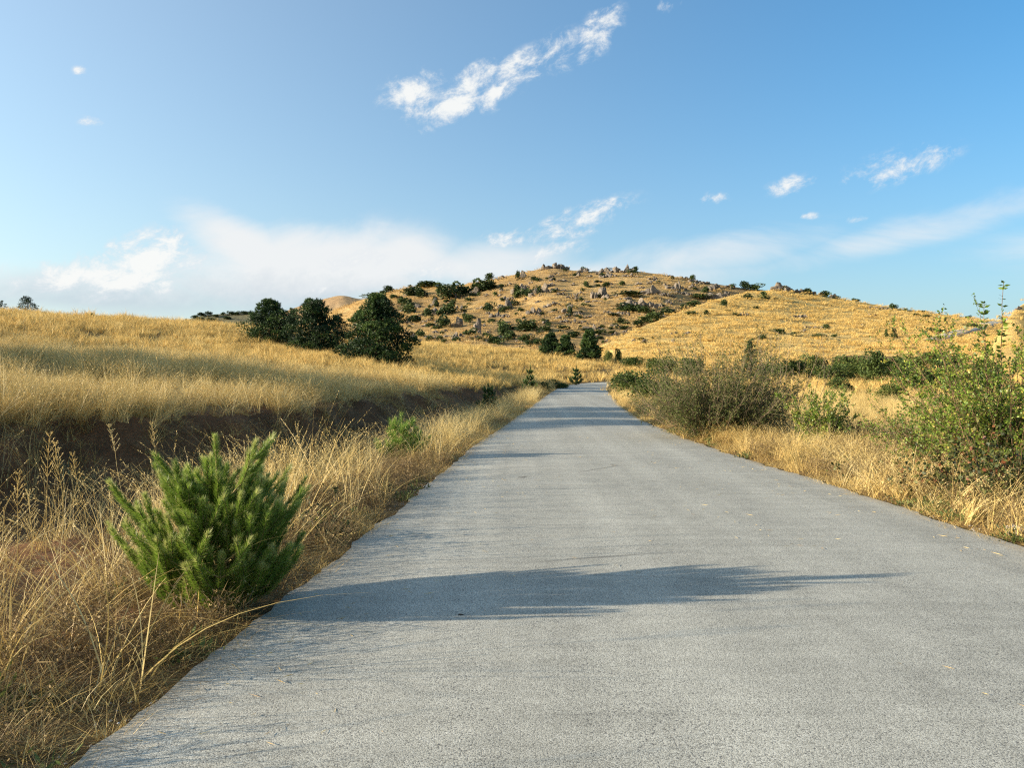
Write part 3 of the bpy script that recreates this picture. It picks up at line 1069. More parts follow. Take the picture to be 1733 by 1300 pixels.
def run_scatter(name, label, coll, regions, seed, size=(0.8, 1.25), cat='grass', tilt=0.12):
    rg = np.random.default_rng(seed)
    PP, SS = [], []
    for (x0, x1, y0, y1, dens, fn) in regions:
        P, inf = sample(x0, x1, y0, y1, dens, rg)
        k, sc = fn(P, inf, rg)
        P, inf, sc = P[k], sub(inf, k), np.broadcast_to(sc, (len(k),))[k] if np.ndim(sc) else np.full(k.sum(), sc)
        PP.append(with_z(P, inf))
        SS.append(sc * rg.uniform(*size, len(P)))
    return scatter(name, label, cat, np.concatenate(PP), np.concatenate(SS), coll, rg, tilt)


def in_field(P, inf, rg, lo=-1e9):
    tl, tr, tb = inf
    return (tl > 0.5) & (tb < 0.15)


# the golden field on the left of the bank
run_scatter('field_grass', 'golden dry grass covering the near part of the left field', 'grass_field', [
    (-24, 3, 9, 20, 5.0, lambda P, i, rg: (in_field(P, i, rg) & (rg.uniform(0, 1, len(P)) < 0.75 + 1.5 * clump(P, 0.5, 2)), np.clip(1.0 + 0.75 * clump(P, 0.3, 77), 0.55, 1.5))),
    (-36, 5, 20, 42, 2.4, lambda P, i, rg: (in_field(P, i, rg) & (rg.uniform(0, 1, len(P)) < 0.8 + 1.5 * clump(P, 0.4, 2)), np.clip(1.12 + 0.8 * clump(P, 0.2, 78), 0.6, 1.6))),
    (-30, -6, 0, 9, 2, lambda P, i, rg: (in_field(P, i, rg), 1.0)),
], 101)
run_scatter('field_stems', 'tall thin seed stems standing above the left field', 'grass_tall', [
    (-26, 2, 9, 34, 1.5, lambda P, i, rg: (in_field(P, i, rg) & (rg.uniform(0, 1, len(P)) < 0.5 + 1.5 * clump(P, 0.35, 42)), 0.85)),
], 121)
run_scatter('field_arching_grass', 'long arching pale grass in the near part of the left field', 'grass_arch', [
    (-20, 2, 9, 24, 2.2, lambda P, i, rg: (in_field(P, i, rg) & (rg.uniform(0, 1, len(P)) < 0.35 + 2.0 * clump(P, 0.45, 46)), 1.05)),
], 124)
run_scatter('bank_face_grass', 'dry grass hanging down the shaded face of the ditch bank', 'grass_edge', [
    (-16, 3, 6, 40, 22, lambda P, i, rg: ((i[0] > 0.8) & (i[2] > -0.1) & (i[2] < 1.2) & (rg.uniform(0, 1, len(P)) < 0.35 + 2.0 * clump(P, 1.0, 44)), 1.7)),
], 122, tilt=0.35)
run_scatter('far_field_grass', 'golden dry grass of the far left field up to the skyline', 'grass_far', [
    (-60, 12, 40, 75, 0.8, lambda P, i, rg: (in_field(P, i, rg), 1.0)),
    (-75, 40, 75, 150, 0.33, lambda P, i, rg: (((i[0] > 1) | (i[1] > 1)), 1.25)),
], 102)
run_scatter('bank_grass', 'tall arching straw grass along the top of the ditch bank', 'grass_arch', [
    (-20, 3, 7, 26, 7, lambda P, i, rg: ((i[0] > 0.6) & (i[2] > -2.2) & (i[2] < 0.35) & (rg.uniform(0, 1, len(P)) < 0.55 + 1.6 * clump(P, 0.7, 4)), 1.0)),
    (-12, 6, 26, 60, 3, lambda P, i, rg: ((i[0] > 0.6) & (i[2] > -2.0) & (i[2] < 0.4), 0.9)),
], 103)


SAP2 = at_xy = ((680 - CX) / F * 14.5, 14.5)


def off_sap(P):
    return (np.hypot(P[:, 0] - SAP2[0], P[:, 1] - SAP2[1]) > 0.75) & ~((np.abs(P[:, 0] / P[:, 1] - SAP2[0] / SAP2[1]) < 0.03) & (P[:, 1] < 14.5) & (P[:, 1] > 11.0))


def near_pine(P):
    return np.hypot(P[:, 0] + 1.98, P[:, 1] - 5.1)


run_scatter('verge_tall_grass', 'tall straw grass standing on the left verge beside the road', 'grass_tall', [
    (-9, 0.5, 0.8, 7.5, 5.0, lambda P, i, rg: ((i[0] > 0.45) & (i[0] < 4.2) & (near_pine(P) > 0.30) & (rg.uniform(0, 1, len(P)) < 0.55 + 1.2 * clump(P, 0.8, 6)), 0.95)),
    (-6, 4, 7.5, 24, 11, lambda P, i, rg: ((i[0] > 0.3) & (i[0] < 2.5) & off_sap(P) & (rg.uniform(0, 1, len(P)) < 0.6 + 1.8 * clump(P, 0.55, 8)), np.interp(P[:, 1], [8, 13, 18, 24], [1.05, 0.95, 0.72, 0.65]))),
    (-5, 9, 24, 72, 7, lambda P, i, rg: ((i[0] > 0.2) & (i[0] < 2.6) & (rg.uniform(0, 1, len(P)) < 0.75 + clump(P, 0.4, 8)), 0.66)),
    (-12, -2, 4.0, 18, 2.6, lambda P, i, rg: ((i[0] > 1.5) & (i[2] > 0.3) & (rg.uniform(0, 1, len(P)) < 0.5 + 1.8 * clump(P, 0.6, 11)), 0.85)),
], 104)
run_scatter('verge_arching_grass', 'arching straw grass leaning over the left road edge', 'grass_arch', [
    (-6, 5, 2.2, 30, 4.5, lambda P, i, rg: ((i[0] > 0.15) & (i[0] < 1.8) & (near_pine(P) > 0.15) & (rg.uniform(0, 1, len(P)) < 0.45 + 1.6 * clump(P, 0.7, 13)), 1.0)),
], 105)
run_scatter('verge_short_grass', 'short dry grass matted along both road edges', 'grass_short', [
    (-5, 4, 0.8, 16, 9, lambda P, i, rg: ((i[0] > 0.22) & (i[0] < 2.1), 0.85)),
    (-4, 10, 16, 76, 6, lambda P, i, rg: ((i[0] > 0.2) & (i[0] < 2.1), 1.0)),
    (3.5, 9, 4, 18, 12, lambda P, i, rg: ((i[1] > 0.22) & (i[1] < 3.2), 0.9)),
    (3.5, 14, 18, 76, 4, lambda P, i, rg: ((i[1] > 0.2) & (i[1] < 3.2), 1.1)),
], 106)
run_scatter('edge_grass', 'ragged fringe of dry grass right on the road edges', 'grass_edge', [
    (-5, 5, 2.0, 40, 60, lambda P, i, rg: ((i[0] > -0.06) & (i[0] < 0.3) & (rg.uniform(0, 1, len(P)) < 0.55 + 1.2 * clump(P, 0.8, 16)), 0.9)),
    (3.5, 9, 3, 40, 45, lambda P, i, rg: ((i[1] > -0.10) & (i[1] < 0.3) & (rg.uniform(0, 1, len(P)) < 0.55 + 1.2 * clump(P, 0.8, 17)), 0.95)),
], 120)
run_scatter('edge_gravel', 'loose gravel and crumbs along the road edges', 'gravel', [
    (-4, 6, 2.0, 30, 12, lambda P, i, rg: ((i[0] > -0.22) & (i[0] < 0.25) & (rg.uniform(0, 1, len(P)) < 0.4 + 1.8 * clump(P, 0.7, 52)), 1.0)),
    (3.5, 8, 3, 30, 12, lambda P, i, rg: ((i[1] > -0.25) & (i[1] < 0.25) & (rg.uniform(0, 1, len(P)) < 0.4 + 1.8 * clump(P, 0.7, 53)), 1.0)),
], 123, cat='gravel', tilt=0.05)
rgb = np.random.default_rng(130)
Pb = np.stack([rgb.uniform(-2, 6, 2600), rgb.uniform(2.5, 32, 2600)], 1)
ib = ground_info(Pb)
eb = np.minimum(-ib[0], -ib[1])
kb = (eb > 0.05) & (rgb.uniform(0, 1, len(Pb)) < 0.04 + 0.9 * np.exp(-eb / 0.35))
Pb, sb_ = Pb[kb], np.clip((-ib[0] / (-ib[0] - ib[1]))[kb], 0, 1)
scatter('road_straw', 'loose bits of straw blown onto the road', 'straw', np.concatenate([Pb, (zroad(Pb[:, 1]) + 0.004 + 0.03 * (1 - (2 * sb_ - 1) ** 2))[:, None]], 1), rgb.uniform(0.7, 1.3, len(Pb)), 'straw_bits', rgb, 0.0)
run_scatter('ditch_litter', 'brown dead grass litter in the ditch and along the road edges', 'grass_litter', [
    (-14, 3, 0.8, 26, 8, lambda P, i, rg: ((i[0] > 0.6) & (i[2] > -0.3) & (rg.uniform(0, 1, len(P)) < 0.75 + 1.4 * clump(P, 0.8, 15)), 1.0)),
    (-5, 3, 0.8, 12, 9, lambda P, i, rg: ((i[0] > 0.3) & (i[0] < 1.6), 0.9)),
    (3.5, 9, 4, 24, 5, lambda P, i, rg: ((i[1] > 0.3) & (i[1] < 3.0), 0.9)),
    (-8, 6, 26, 60, 2, lambda P, i, rg: ((i[0] > 0.6) & (i[2] > -0.3), 1.0)),
], 107)
run_scatter('rusty_herbs', 'rusty dry forked herbs among the verge grass', 'herb_twiggy', [
    (-6, 2, 2.2, 14, 12, lambda P, i, rg: ((i[0] > 0.1) & (i[0] < 2.4) & (near_pine(P) > 0.1), 0.9)),
    (3.5, 12, 5, 24, 9, lambda P, i, rg: ((i[1] > 0.3) & (i[1] < 5) & (rg.uniform(0, 1, len(P)) < 0.5 + 1.6 * clump(P, 0.6, 18)), 1.0)),
    (4, 9, 22, 34, 9, lambda P, i, rg: ((i[1] > 0.2) & (i[1] < 2.2), 1.1)),
], 108, cat='herbs')
run_scatter('verge_weeds', 'low green weeds at the edges of the road', 'weed_green', [
    (-5, 1, 2.0, 12, 10, lambda P, i, rg: ((i[0] > 0.02) & (i[0] < 1.6) & (rg.uniform(0, 1, len(P)) < 0.45 + 1.6 * clump(P, 0.9, 22)), 0.8)),
    (3.5, 8, 5, 22, 7, lambda P, i, rg: ((i[1] > 0.02) & (i[1] < 1.1) & (rg.uniform(0, 1, len(P)) < 0.35 + 1.8 * clump(P, 0.8, 25)), 0.9)),
], 109, cat='weeds')
run_scatter('right_verge_grass', 'golden dry grass on the right verge and meadow', 'grass_field', [
    (4, 16, 5, 20, 4.8, lambda P, i, rg: ((i[1] > 0.35) & (rg.uniform(0, 1, len(P)) < 0.75 + 1.2 * clump(P, 0.6, 28)), 0.95)),
    (4, 32, 20, 44, 2.3, lambda P, i, rg: ((i[1] > 0.3), 1.1)),
], 110)
run_scatter('right_arching_grass', 'pale tangled grass lodged over on the right verge', 'grass_arch', [
    (4, 10, 6, 24, 5, lambda P, i, rg: ((i[1] > 0.3) & (i[1] < 3) & (rg.uniform(0, 1, len(P)) < 0.4 + 1.8 * clump(P, 0.7, 31)), 0.75)),
], 111)
run_scatter('far_right_meadow_grass', 'golden dry grass of the far right meadow', 'grass_far', [
    (7, 75, 44, 110, 0.45, lambda P, i, rg: ((i[1] > 0.6), 1.1)),
], 112)


def hill_scatter(key, dens, seed, name, label, size, coll='grass_hill'):
    rg = np.random.default_rng(seed)
    V, T = HILLS[key]
    a, b, c = V[T[:, 0]], V[T[:, 1]], V[T[:, 2]]
    nrm = np.cross(b - a, c - a)
    ar = np.linalg.norm(nrm, axis=1) / 2
    nrm = nrm * np.sign(nrm[:, 2:3])
    cen = (a + b + c) / 3
    vis = (np.einsum('ij,ij->i', nrm, np.array([0, 0, CH]) - cen) > -2.0 * ar) & (np.abs(cen[:, 0]) < 0.72 * cen[:, 1])
    wgt = ar * vis
    n = int(wgt.sum() * dens)
    t = rg.choice(len(T), n, p=wgt / wgt.sum())
    u, v = rg.uniform(0, 1, n), rg.uniform(0, 1, n)
    f = u + v > 1
    u[f], v[f] = 1 - u[f], 1 - v[f]
    P = a[t] + (b[t] - a[t]) * u[:, None] + (c[t] - a[t]) * v[:, None]
    keep = rg.uniform(0, 1, n) < 0.85 + 0.8 * fbm(P[:, 0] / 14, P[:, 1] / 14, seed, 4)
    P = P[keep]
    scatter(name, label, 'grass', P, rg.uniform(*size, len(P)), coll, rg, 0.15)


hill_scatter('C', 0.27, 201, 'slope_grass', 'golden grass covering the smooth right slope', (0.5, 1.0))
hill_scatter('D', 0.22, 202, 'hillside_grass', 'golden grass covering the small right hillside', (0.5, 0.9))
hill_scatter('B', 0.11, 203, 'hill_grass', 'tan dry grass tussocks covering the rocky hill', (0.6, 1.1), 'grass_brown')


# ------------------------------------------------------------------ plant builders
def pine_meshes(H, Wd, seed, pads=46, tufts=4200, tl_=0.22, low=0.03, slim=0.0):
    rg = np.random.default_rng(seed)
    tb_, cb, bb = Buf(), Buf(), Buf()
    tr_ = np.array([[0, 0, H * 0.93 * k] for k in np.linspace(-0.02, 1, 7)])
    tr_[1:-1, :2] += rg.normal(0, 0.012 * H, (5, 2))
    tube(tb_, tr_, 0.03 * H, 0.006 * H, 7)

    def prof(h):
        if h < 0.28:
            return 0.86 + 0.5 * h
        return max(0.06, (1 - ((h - 0.28) / 0.74) ** (1.55 - 0.5 * slim)))
    Ps, Ds, Ts = [], [], []
    per = tufts // pads
    for i in range(pads):
        h = low + (0.96 - low) * ((i + rg.uniform(0, 1)) / pads) ** 1.15
        a = i * 2.39996 + rg.normal(0, 0.35)
        pr = prof(h)
        r = Wd / 2 * pr * rg.uniform(0.5, 1.0)
        pr_r = Wd * (0.075 + 0.09 * pr) * rg.uniform(0.6, 1.35)
        c = np.array([r * math.cos(a), r * math.sin(a), H * h])
        tt = np.linspace(0, 1, 4)[:, None]
        o_ = np.array([0, 0, max(0.02, h - 0.08) * H])
        tube(bb, o_ + (c - o_) * tt + np.array([0, 0, -0.05 * r]) * np.sin(tt * np.pi), 0.008 * H * (1 - 0.6 * h), 0.002 * H, 4)
        D = unit(rg.normal(0, 1, (per, 3)) + np.array([math.cos(a) * 0.5, math.sin(a) * 0.5, 0.35]))
        P = c + D * pr_r * rg.uniform(0.35, 1.12, (per, 1)) * np.array([1.2, 1.2, 0.6])
        P[:, 2] = np.maximum(P[:, 2], 0.02 * H)
        Ps.append(P)
        Ds.append(unit(D + np.array([0, 0, 0.7])))
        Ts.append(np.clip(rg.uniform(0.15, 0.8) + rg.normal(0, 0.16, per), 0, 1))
    # inner foliage that closes the crown
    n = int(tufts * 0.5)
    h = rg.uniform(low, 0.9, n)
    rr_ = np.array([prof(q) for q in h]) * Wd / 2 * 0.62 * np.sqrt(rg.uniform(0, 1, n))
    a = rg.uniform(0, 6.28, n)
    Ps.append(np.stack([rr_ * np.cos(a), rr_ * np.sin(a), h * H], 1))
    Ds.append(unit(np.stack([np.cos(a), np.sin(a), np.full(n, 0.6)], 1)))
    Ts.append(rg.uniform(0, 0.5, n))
    P, D, Tn = np.concatenate(Ps), np.concatenate(Ds), np.concatenate(Ts)
    nn = 10
    P9 = np.repeat(P, nn, 0)
    D9 = unit(np.repeat(D, nn, 0) + rg.normal(0, 0.5, (len(P) * nn, 3)))
    sc = (H * 0.5 + Wd * 0.5) / 4.3
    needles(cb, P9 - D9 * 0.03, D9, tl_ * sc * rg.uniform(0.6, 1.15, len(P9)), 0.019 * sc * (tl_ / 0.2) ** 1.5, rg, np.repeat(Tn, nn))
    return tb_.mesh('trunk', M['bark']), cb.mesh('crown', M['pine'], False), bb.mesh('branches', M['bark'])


def pine_tree(name, base, H, Wd, seed, label, group=None, cat='tree', **kw):
    e = empty(name, base, random.uniform(0, 6.28))
    t_, c_, b_ = pine_meshes(H, Wd, seed, **kw)
    obj('branches', b_, obj('trunk', t_, e))
    obj('crown', c_, e)
    return tag(e, label, cat, group)


def young_pine(name, base, H, spread, seed, label, mat, nl=0.06, nw=0.0011, dens=900, whorl_h=(0.10, 0.30, 0.52, 0.72), per=6, fork=4, tipcol=0.32, group=None):
    rg = np.random.default_rng(seed)
    wb, nb, bb = Buf(), Buf(), Buf()

    def shoot(pts, start=0.0, k=1.0, tint=0.45):
        pts = np.asarray(pts, float)
        seg = np.linalg.norm(np.diff(pts, axis=0), axis=1)
        L = seg.sum()
        n = int(L * (1 - start) * dens * k)
        if n < 4:
            return
        t_ = np.concatenate([rg.uniform(start, 1, n), np.full(n // 9, 1.0)])
        cum = np.concatenate([[0], np.cumsum(seg)]) / L
        P = np.stack([np.interp(t_, cum, pts[:, i]) for i in range(3)], 1)
        ax = unit(pts[-1] - pts[-2])
        ax0 = unit(pts[1] - pts[0])
        A = unit(ax0 * (1 - t_)[:, None] + ax * t_[:, None])
        _, s1, u1 = frame(A)
        ph = rg.uniform(0, 2 * np.pi, len(t_))[:, None]
        rad_ = np.cos(ph) * s1 + np.sin(ph) * u1
        op = np.where(t_ > 0.985, rg.uniform(0.1, 0.7, len(t_)), rg.uniform(0.55, 1.05, len(t_)))[:, None]
        D = unit(A + rad_ * op + np.array([0, 0, 0.15]))
        tn = np.clip(tint + rg.normal(0, 0.13, len(t_)) + np.where(t_ > 0.93, tipcol, 0) + 0.12 * t_, 0, 1)
        needles(nb, P, D, nl * rg.uniform(0.7, 1.12, len(t_)), nw, rg, tn)

    lead = np.array([[0.02 * H * math.sin(3 * k), 0.015 * H * math.sin(5 * k), H * k] for k in np.linspace(-0.04, 1, 9)])
    tube(wb, lead, 0.016 * H, 0.005 * H, 6)
    shoot(lead[5:], 0.0, 1.5, 0.45)
    for wi, h in enumerate(whorl_h):
        n = per + (1 if h < 0.4 else 0)
        a0 = rg.uniform(0, 6.28)
        for k in range(n):
            a = a0 + k * 2 * np.pi / n + rg.normal(0, 0.18)
            L = spread * (1.12 - 0.92 * h) * rg.uniform(0.55, 1.12)
            e0 = rg.uniform(0.1, 0.8) + 0.4 * h
            tt = np.linspace(0, 1, 7)[:, None]
            hd = np.array([math.cos(a), math.sin(a), 0])
            o_ = np.array([0, 0, H * h + rg.normal(0, 0.015 * H)])
            br = o_ + hd * L * tt * (1 - 0.30 * tt) + np.array([0, 0, 1]) * L * (e0 * 0.45 * tt + (0.42 + 0.25 * h) * tt ** 2.4)
            tube(bb, br, 0.007 * H, 0.003 * H, 5)
            tn = rg.uniform(0.3, 0.62)
            shoot(br, 0.35, 1.0, tn)
            shoot(br[-3:], 0.0, 0.7, tn + 0.08)
            for f in range(fork):
                t0 = rg.uniform(0.3, 0.92)
                q = br[int(t0 * 6)]
                da = a + rg.choice([-1, 1]) * rg.uniform(0.35, 1.0)
                l2 = L * rg.uniform(0.22, 0.5)
                d2 = np.array([math.cos(da), math.sin(da), 0])
                b2 = q + d2 * l2 * tt[:5] / tt[4] * 0.8 + np.array([0, 0, 1]) * l2 * (0.30 * tt[:5] / tt[4] + 0.55 * (tt[:5] / tt[4]) ** 2)
                tube(bb, b2, 0.004 * H, 0.002 * H, 4)
                shoot(b2, 0.1, 1.0, tn + rg.normal(0, 0.06))
    e = empty(name, base, rg.uniform(0, 6.28))
    obj('branches', bb.mesh('branches', M['shoot']), obj('trunk', wb.mesh('trunk', M['shoot']), e))
    obj('crown', nb.mesh('crown', mat, False), e)
    return tag(e, label, 'tree', group)


def grow(seed, stems, spread, length, twigs, twl, leaves, lL, lW, up=0.35, r0=0.012, flat=0.0, Rb=0.15, tl0=0.25, sub=0, tint=(0.1, 0.95), wig=0.06):
    rg = np.random.default_rng(seed)
    wb, lb = Buf(), Buf()
    LP, LDs, LT = [], [], []
    for i in range(stems):
        a = rg.uniform(0, 2 * np.pi)
        inc = spread * math.sqrt(rg.uniform(0.02, 1.0))
        L = rg.uniform(*length) * (1 - 0.25 * (inc / max(spread, 1e-3)) * flat)
        tt = np.linspace(0, 1, 6)[:, None]
        d = np.array([math.cos(a) * math.sin(inc), math.sin(a) * math.sin(inc), math.cos(inc)])
        o_ = np.array([rg.normal(0, Rb), rg.normal(0, Rb), -0.03])
        st = o_ + d * L * tt + np.array([0, 0, 1]) * up * L * (tt ** 2 - 0.4 * tt) * math.sin(inc) + np.cumsum(rg.normal(0, wig * L * 0.3, (6, 3)) * tt, 0) * 0.5
        tube(wb, st, r0 * rg.uniform(0.6, 1.2), r0 * 0.25, 4)
        for k in range(twigs):
            t0 = rg.uniform(tl0, 1.0)
            f = t0 * 5
            j = min(int(f), 4)
            q = st[j] + (st[j + 1] - st[j]) * (f - j)
            ax = unit(st[j + 1] - st[j])
            D = unit(ax * 0.8 + rg.normal(0, 0.5, 3) + np.array([0, 0, 0.15]))
            l2 = twl * rg.uniform(0.5, 1.2) * (1.1 - 0.45 * t0)
            e_ = q + D * l2
            mid = q + D * l2 * 0.5 + rg.normal(0, 0.06 * l2, 3)
            tube(wb, [q, mid, e_], r0 * 0.3, r0 * 0.12, 3)
            segs_ = [(q, e_, D)]
            for s2 in range(sub):
                q2 = q + (e_ - q) * rg.uniform(0.3, 0.9)
                D2 = unit(D + rg.normal(0, 0.6, 3))
                e2 = q2 + D2 * l2 * 0.45
                tube(wb, [q2, e2], r0 * 0.18, r0 * 0.1, 3)
                segs_.append((q2, e2, D2))
            for (qa, ea, Da) in segs_:
                u_ = rg.uniform(0.1, 1.05, (leaves, 1))
                LP.append(qa + (ea - qa) * u_ + rg.normal(0, 0.01, (leaves, 3)))
                LDs.append(unit(Da * 0.5 + rg.normal(0, 0.65, (leaves, 3))))
                LT.append(np.clip(rg.uniform(*tint) + rg.normal(0, 0.15, leaves), 0, 1))
    P, D, Tn = np.concatenate(LP), np.concatenate(LDs), np.concatenate(LT)
    k = P[:, 2] > 0.02
    P, D, Tn = P[k], D[k], Tn[k]
    leaf_quads(lb, P, D, lL * rg.uniform(0.6, 1.25, len(P)), lW * rg.uniform(0.7, 1.2, len(P)), rg, Tn)
    return wb, lb


def shrub(name, base, label, leafmat, twigmat, group=None, rz=0.0, extra=None, **kw):
    e = empty(name, base, rz)
    wb, lb = grow(**kw)
    if extra:
        extra(wb, lb)
    obj('stems', wb.mesh('stems', twigmat), e)
    obj('leaves', lb.mesh('leaves', leafmat, False), e)
    return tag(e, label, 'shrub', group)


def bush_mesh(seed, mat, lobes=7, n=420, leaf=0.085, cone=0.0):
    """unit bush (about 1 wide, 1 high, base at 0) of leaf clumps on several uneven lobes"""
    rg = np.random.default_rng(seed)
    b = Buf()
    for i in range(lobes):
        a, r = rg.uniform(0, 6.28), 0.32 * math.sqrt(rg.uniform(0, 1))
        zc = rg.uniform(0.18, 0.72) if cone == 0 else rg.uniform(0.1, 0.9)
        if cone:
            r *= (1 - zc) * 0.9
        c = np.array([r * math.cos(a), r * math.sin(a), zc])
        rr = rg.uniform(0.16, 0.30) * (1.0 if cone == 0 else (1.15 - zc))
        m_ = int(n / lobes)
        D = unit(rg.normal(0, 1, (m_, 3)))
        P = c + D * rr * rg.uniform(0.55, 1.12, (m_, 1)) * np.array([1, 1, 0.9])
        P[:, 2] = np.abs(P[:, 2])
        Dl = unit(D + rg.normal(0, 0.6, (m_, 3)) + np.array([0, 0, 0.3]))
        leaf_quads(b, P, Dl, leaf * rg.uniform(0.6, 1.4, m_), leaf * 0.42, rg, np.clip(rg.uniform(0.15, 0.8) + rg.normal(0, 0.15, m_), 0, 1))
    return b.mesh('crown', mat, False)


def rock_mesh(seed, tall=1.0, cuts=9):
    """unit angular boulder, base near z=0"""
    rg = np.random.default_rng(seed)
    import bmesh
    bm = bmesh.new()
    bmesh.ops.create_icosphere(bm, subdivisions=3, radius=1.0)
    V = np.array([v.co[:] for v in bm.verts])
    n = np.array([mnoise.fractal(Vector(v * 1.1) + Vector((seed * 3.1, 0, 0)), 0.8, 2.0, 4) for v in V])
    V = V * (1 + 0.30 * n)[:, None]
    for k in range(cuts):
        d = unit(rg.normal(0, 1, 3) * np.array([1, 1, 0.75]))
        h = rg.uniform(0.45, 0.78)
        pr = V @ d
        ov = np.maximum(pr - h, 0)
        V = V - ov[:, None] * d * 0.92
    V *= 1 + 0.10 * rg.normal(0, 1, (len(V), 1)) * 0.5
    V *= np.array([0.55, 0.5, 0.55])
    V[:, :2] *= (1.0 - 0.22 * np.clip(V[:, 2:3] / 0.5, -1, 1) * tall)
    V[:, 2] += 0.38
    for v, c in zip(bm.verts, V):
        v.co = c
    m = bpy.data.meshes.new('stone')
    bm.to_mesh(m)
    bm.free()
    m.materials.append(M['rock'])
    return m


# ------------------------------------------------------------------ pines
def on_terrain(px, py, dz=-0.05):
    h, s_, n_h = hit(px, py)
    return Vector((h.x, h.y, h.z + dz))


def at_d(px, d):
    x = (px - CX) / F * d
    return Vector((x, d, gz(x, d) - 0.04))


def top_h(px, top, d, b):
    return CH - (top - HY) / F * d - b.z


b = at_d(457, 62)
pine_tree('pine_tree', b, top_h(457, 506, 62, b), 4.0, 11, 'leftmost of the three large dark pines in the golden field')
b = at_d(531, 57)
pine_tree('pine_tree', b, top_h(531, 504, 57, b), 4.1, 12, 'middle of the three large dark pines in the golden field')
b = at_d(641, 52)
pine_tree('pine_tree', b, top_h(638, 497, 52, b), 4.4, 13, 'rightmost and nearest of the three large dark pines in the golden field', pads=52, tufts=4800)
b = at_d(572, 67)
pine_tree('pine_tree', b, top_h(572, 530, 67, b), 2.0, 14, 'smaller dark pine half hidden behind the middle large pine', tufts=2000, pads=40)
b = at_d(495, 66)
pine_tree('pine_tree', b, top_h(495, 520, 66, b), 1.9, 15, 'narrow dark pine between the left and middle large pines', tufts=1800, pads=40)
b = at_d(932, 118)
pine_tree('pine_tree', b, top_h(932, 563, 118, b), 3.3, 16, 'leftmost of the three small pines beyond the bend of the road', tufts=2400, pads=40, tl_=0.34)
b = at_d(957, 116)
pine_tree('pine_tree', b, top_h(957, 567, 116, b), 2.8, 17, 'middle of the three small pines beyond the bend of the road', tufts=2300, pads=36, tl_=0.34)
b = at_d(998, 112)
pine_tree('pine_tree', b, top_h(998, 558, 112, b), 3.2, 18, 'rightmost small pine with a bare trunk foot beyond the bend', tufts=2600, pads=44, tl_=0.34, low=0.16)
b = at_d(1270, 62)
pine_tree('pine_tree', b, top_h(1268, 572, 62, b), 1.7, 19, 'slim dark conifer rising behind the big twiggy bush', tufts=1300, pads=40, slim=0.9)
b = at_d(46, 66)
pine_tree('pine_tree', b, max(1.5, top_h(46, 501, 66, b)), 1.9, 20, 'small dark tree on the skyline of the left field', tufts=1200, pads=30)
b = at_d(2, 68)
pine_tree('pine_tree', b, max(1.3, top_h(2, 507, 68, b)), 1.2, 21, 'small dark tree cut by the left edge of the photo on the skyline', tufts=700, pads=20)
# tall pines just outside the left of the frame, whose shadows cross the field and the road
for i, (x, y, H, Wd) in enumerate([(-30.5, 17.8, 7.4, 4.4), (-32, 21.6, 8.2, 5.2), (-31, 25.6, 7.0, 4.6)]):
    pine_tree('pine_tree', Vector((x, y, gz(x, y) - 0.1)), H, Wd, 31 + i, ['tall pine left of the frame, nearest of three', 'tall pine left of the frame, middle of three', 'tall pine left of the frame, farthest of three'][i], 'tall pines beyond the left edge', tufts=3000)

# young pines along the road
b = at_d(362, 5.1)
young_pine('pine_sapling', b, top_h(372, 745, 5.1, b), 0.68, 41, 'bright green young pine in the grass at the near left road edge', M['young_pine'], dens=1700, per=8, fork=9, nw=0.0012, nl=0.058, whorl_h=(0.03, 0.09, 0.17, 0.27, 0.38, 0.50, 0.62))
b = at_d(680, 14.5)
young_pine('pine_sapling', b, top_h(680, 704, 14.5, b), 0.55, 42, 'small lime green young pine on the left verge', M['lime_pine'], nl=0.11, nw=0.0028, dens=420, whorl_h=(0.05, 0.2, 0.4, 0.6))
b = at_d(826, 31)
young_pine('pine_sapling', b, top_h(826, 652, 31, b), 0.55, 43, 'dark young pine against the bank where it meets the road', M['pine'], nl=0.12, nw=0.006, dens=260)
b = at_d(897, 49)
young_pine('pine_sapling', b, top_h(897, 620, 49, b), 0.65, 44, 'bushy green young pine left of the bend of the road', M['pine'], nl=0.14, nw=0.009, dens=240)
b = at_d(975, 72)
young_pine('pine_sapling', b, top_h(975, 621, 72, b), 0.75, 45, 'pointed green young pine at the outside of the bend', M['pine'], nl=0.16, nw=0.011, dens=220)

# ------------------------------------------------------------------ shrubs on the right
def broom_extra(wb, lb):
    rg = np.random.default_rng(5)
    for i in range(16):
        a = rg.uniform(-1.2, 1.2) if i < 10 else rg.uniform(0, 6.28)
        L = rg.uniform(1.3, 2.1)
        tt = np.linspace(0, 1, 8)[:, None]
        d = np.array([math.cos(a), math.sin(a) * 0.5 - 0.35, 0])
        st = np.array([0, -0.1, 0.05]) + d * L * tt + np.array([0, 0, 1]) * L * (rg.uniform(0.1, 0.8) * tt + 0.2 * tt ** 2) + np.cumsum(rg.normal(0, 0.02, (8, 3)), 0)
        tube(wb, st, 0.011, 0.004, 4)


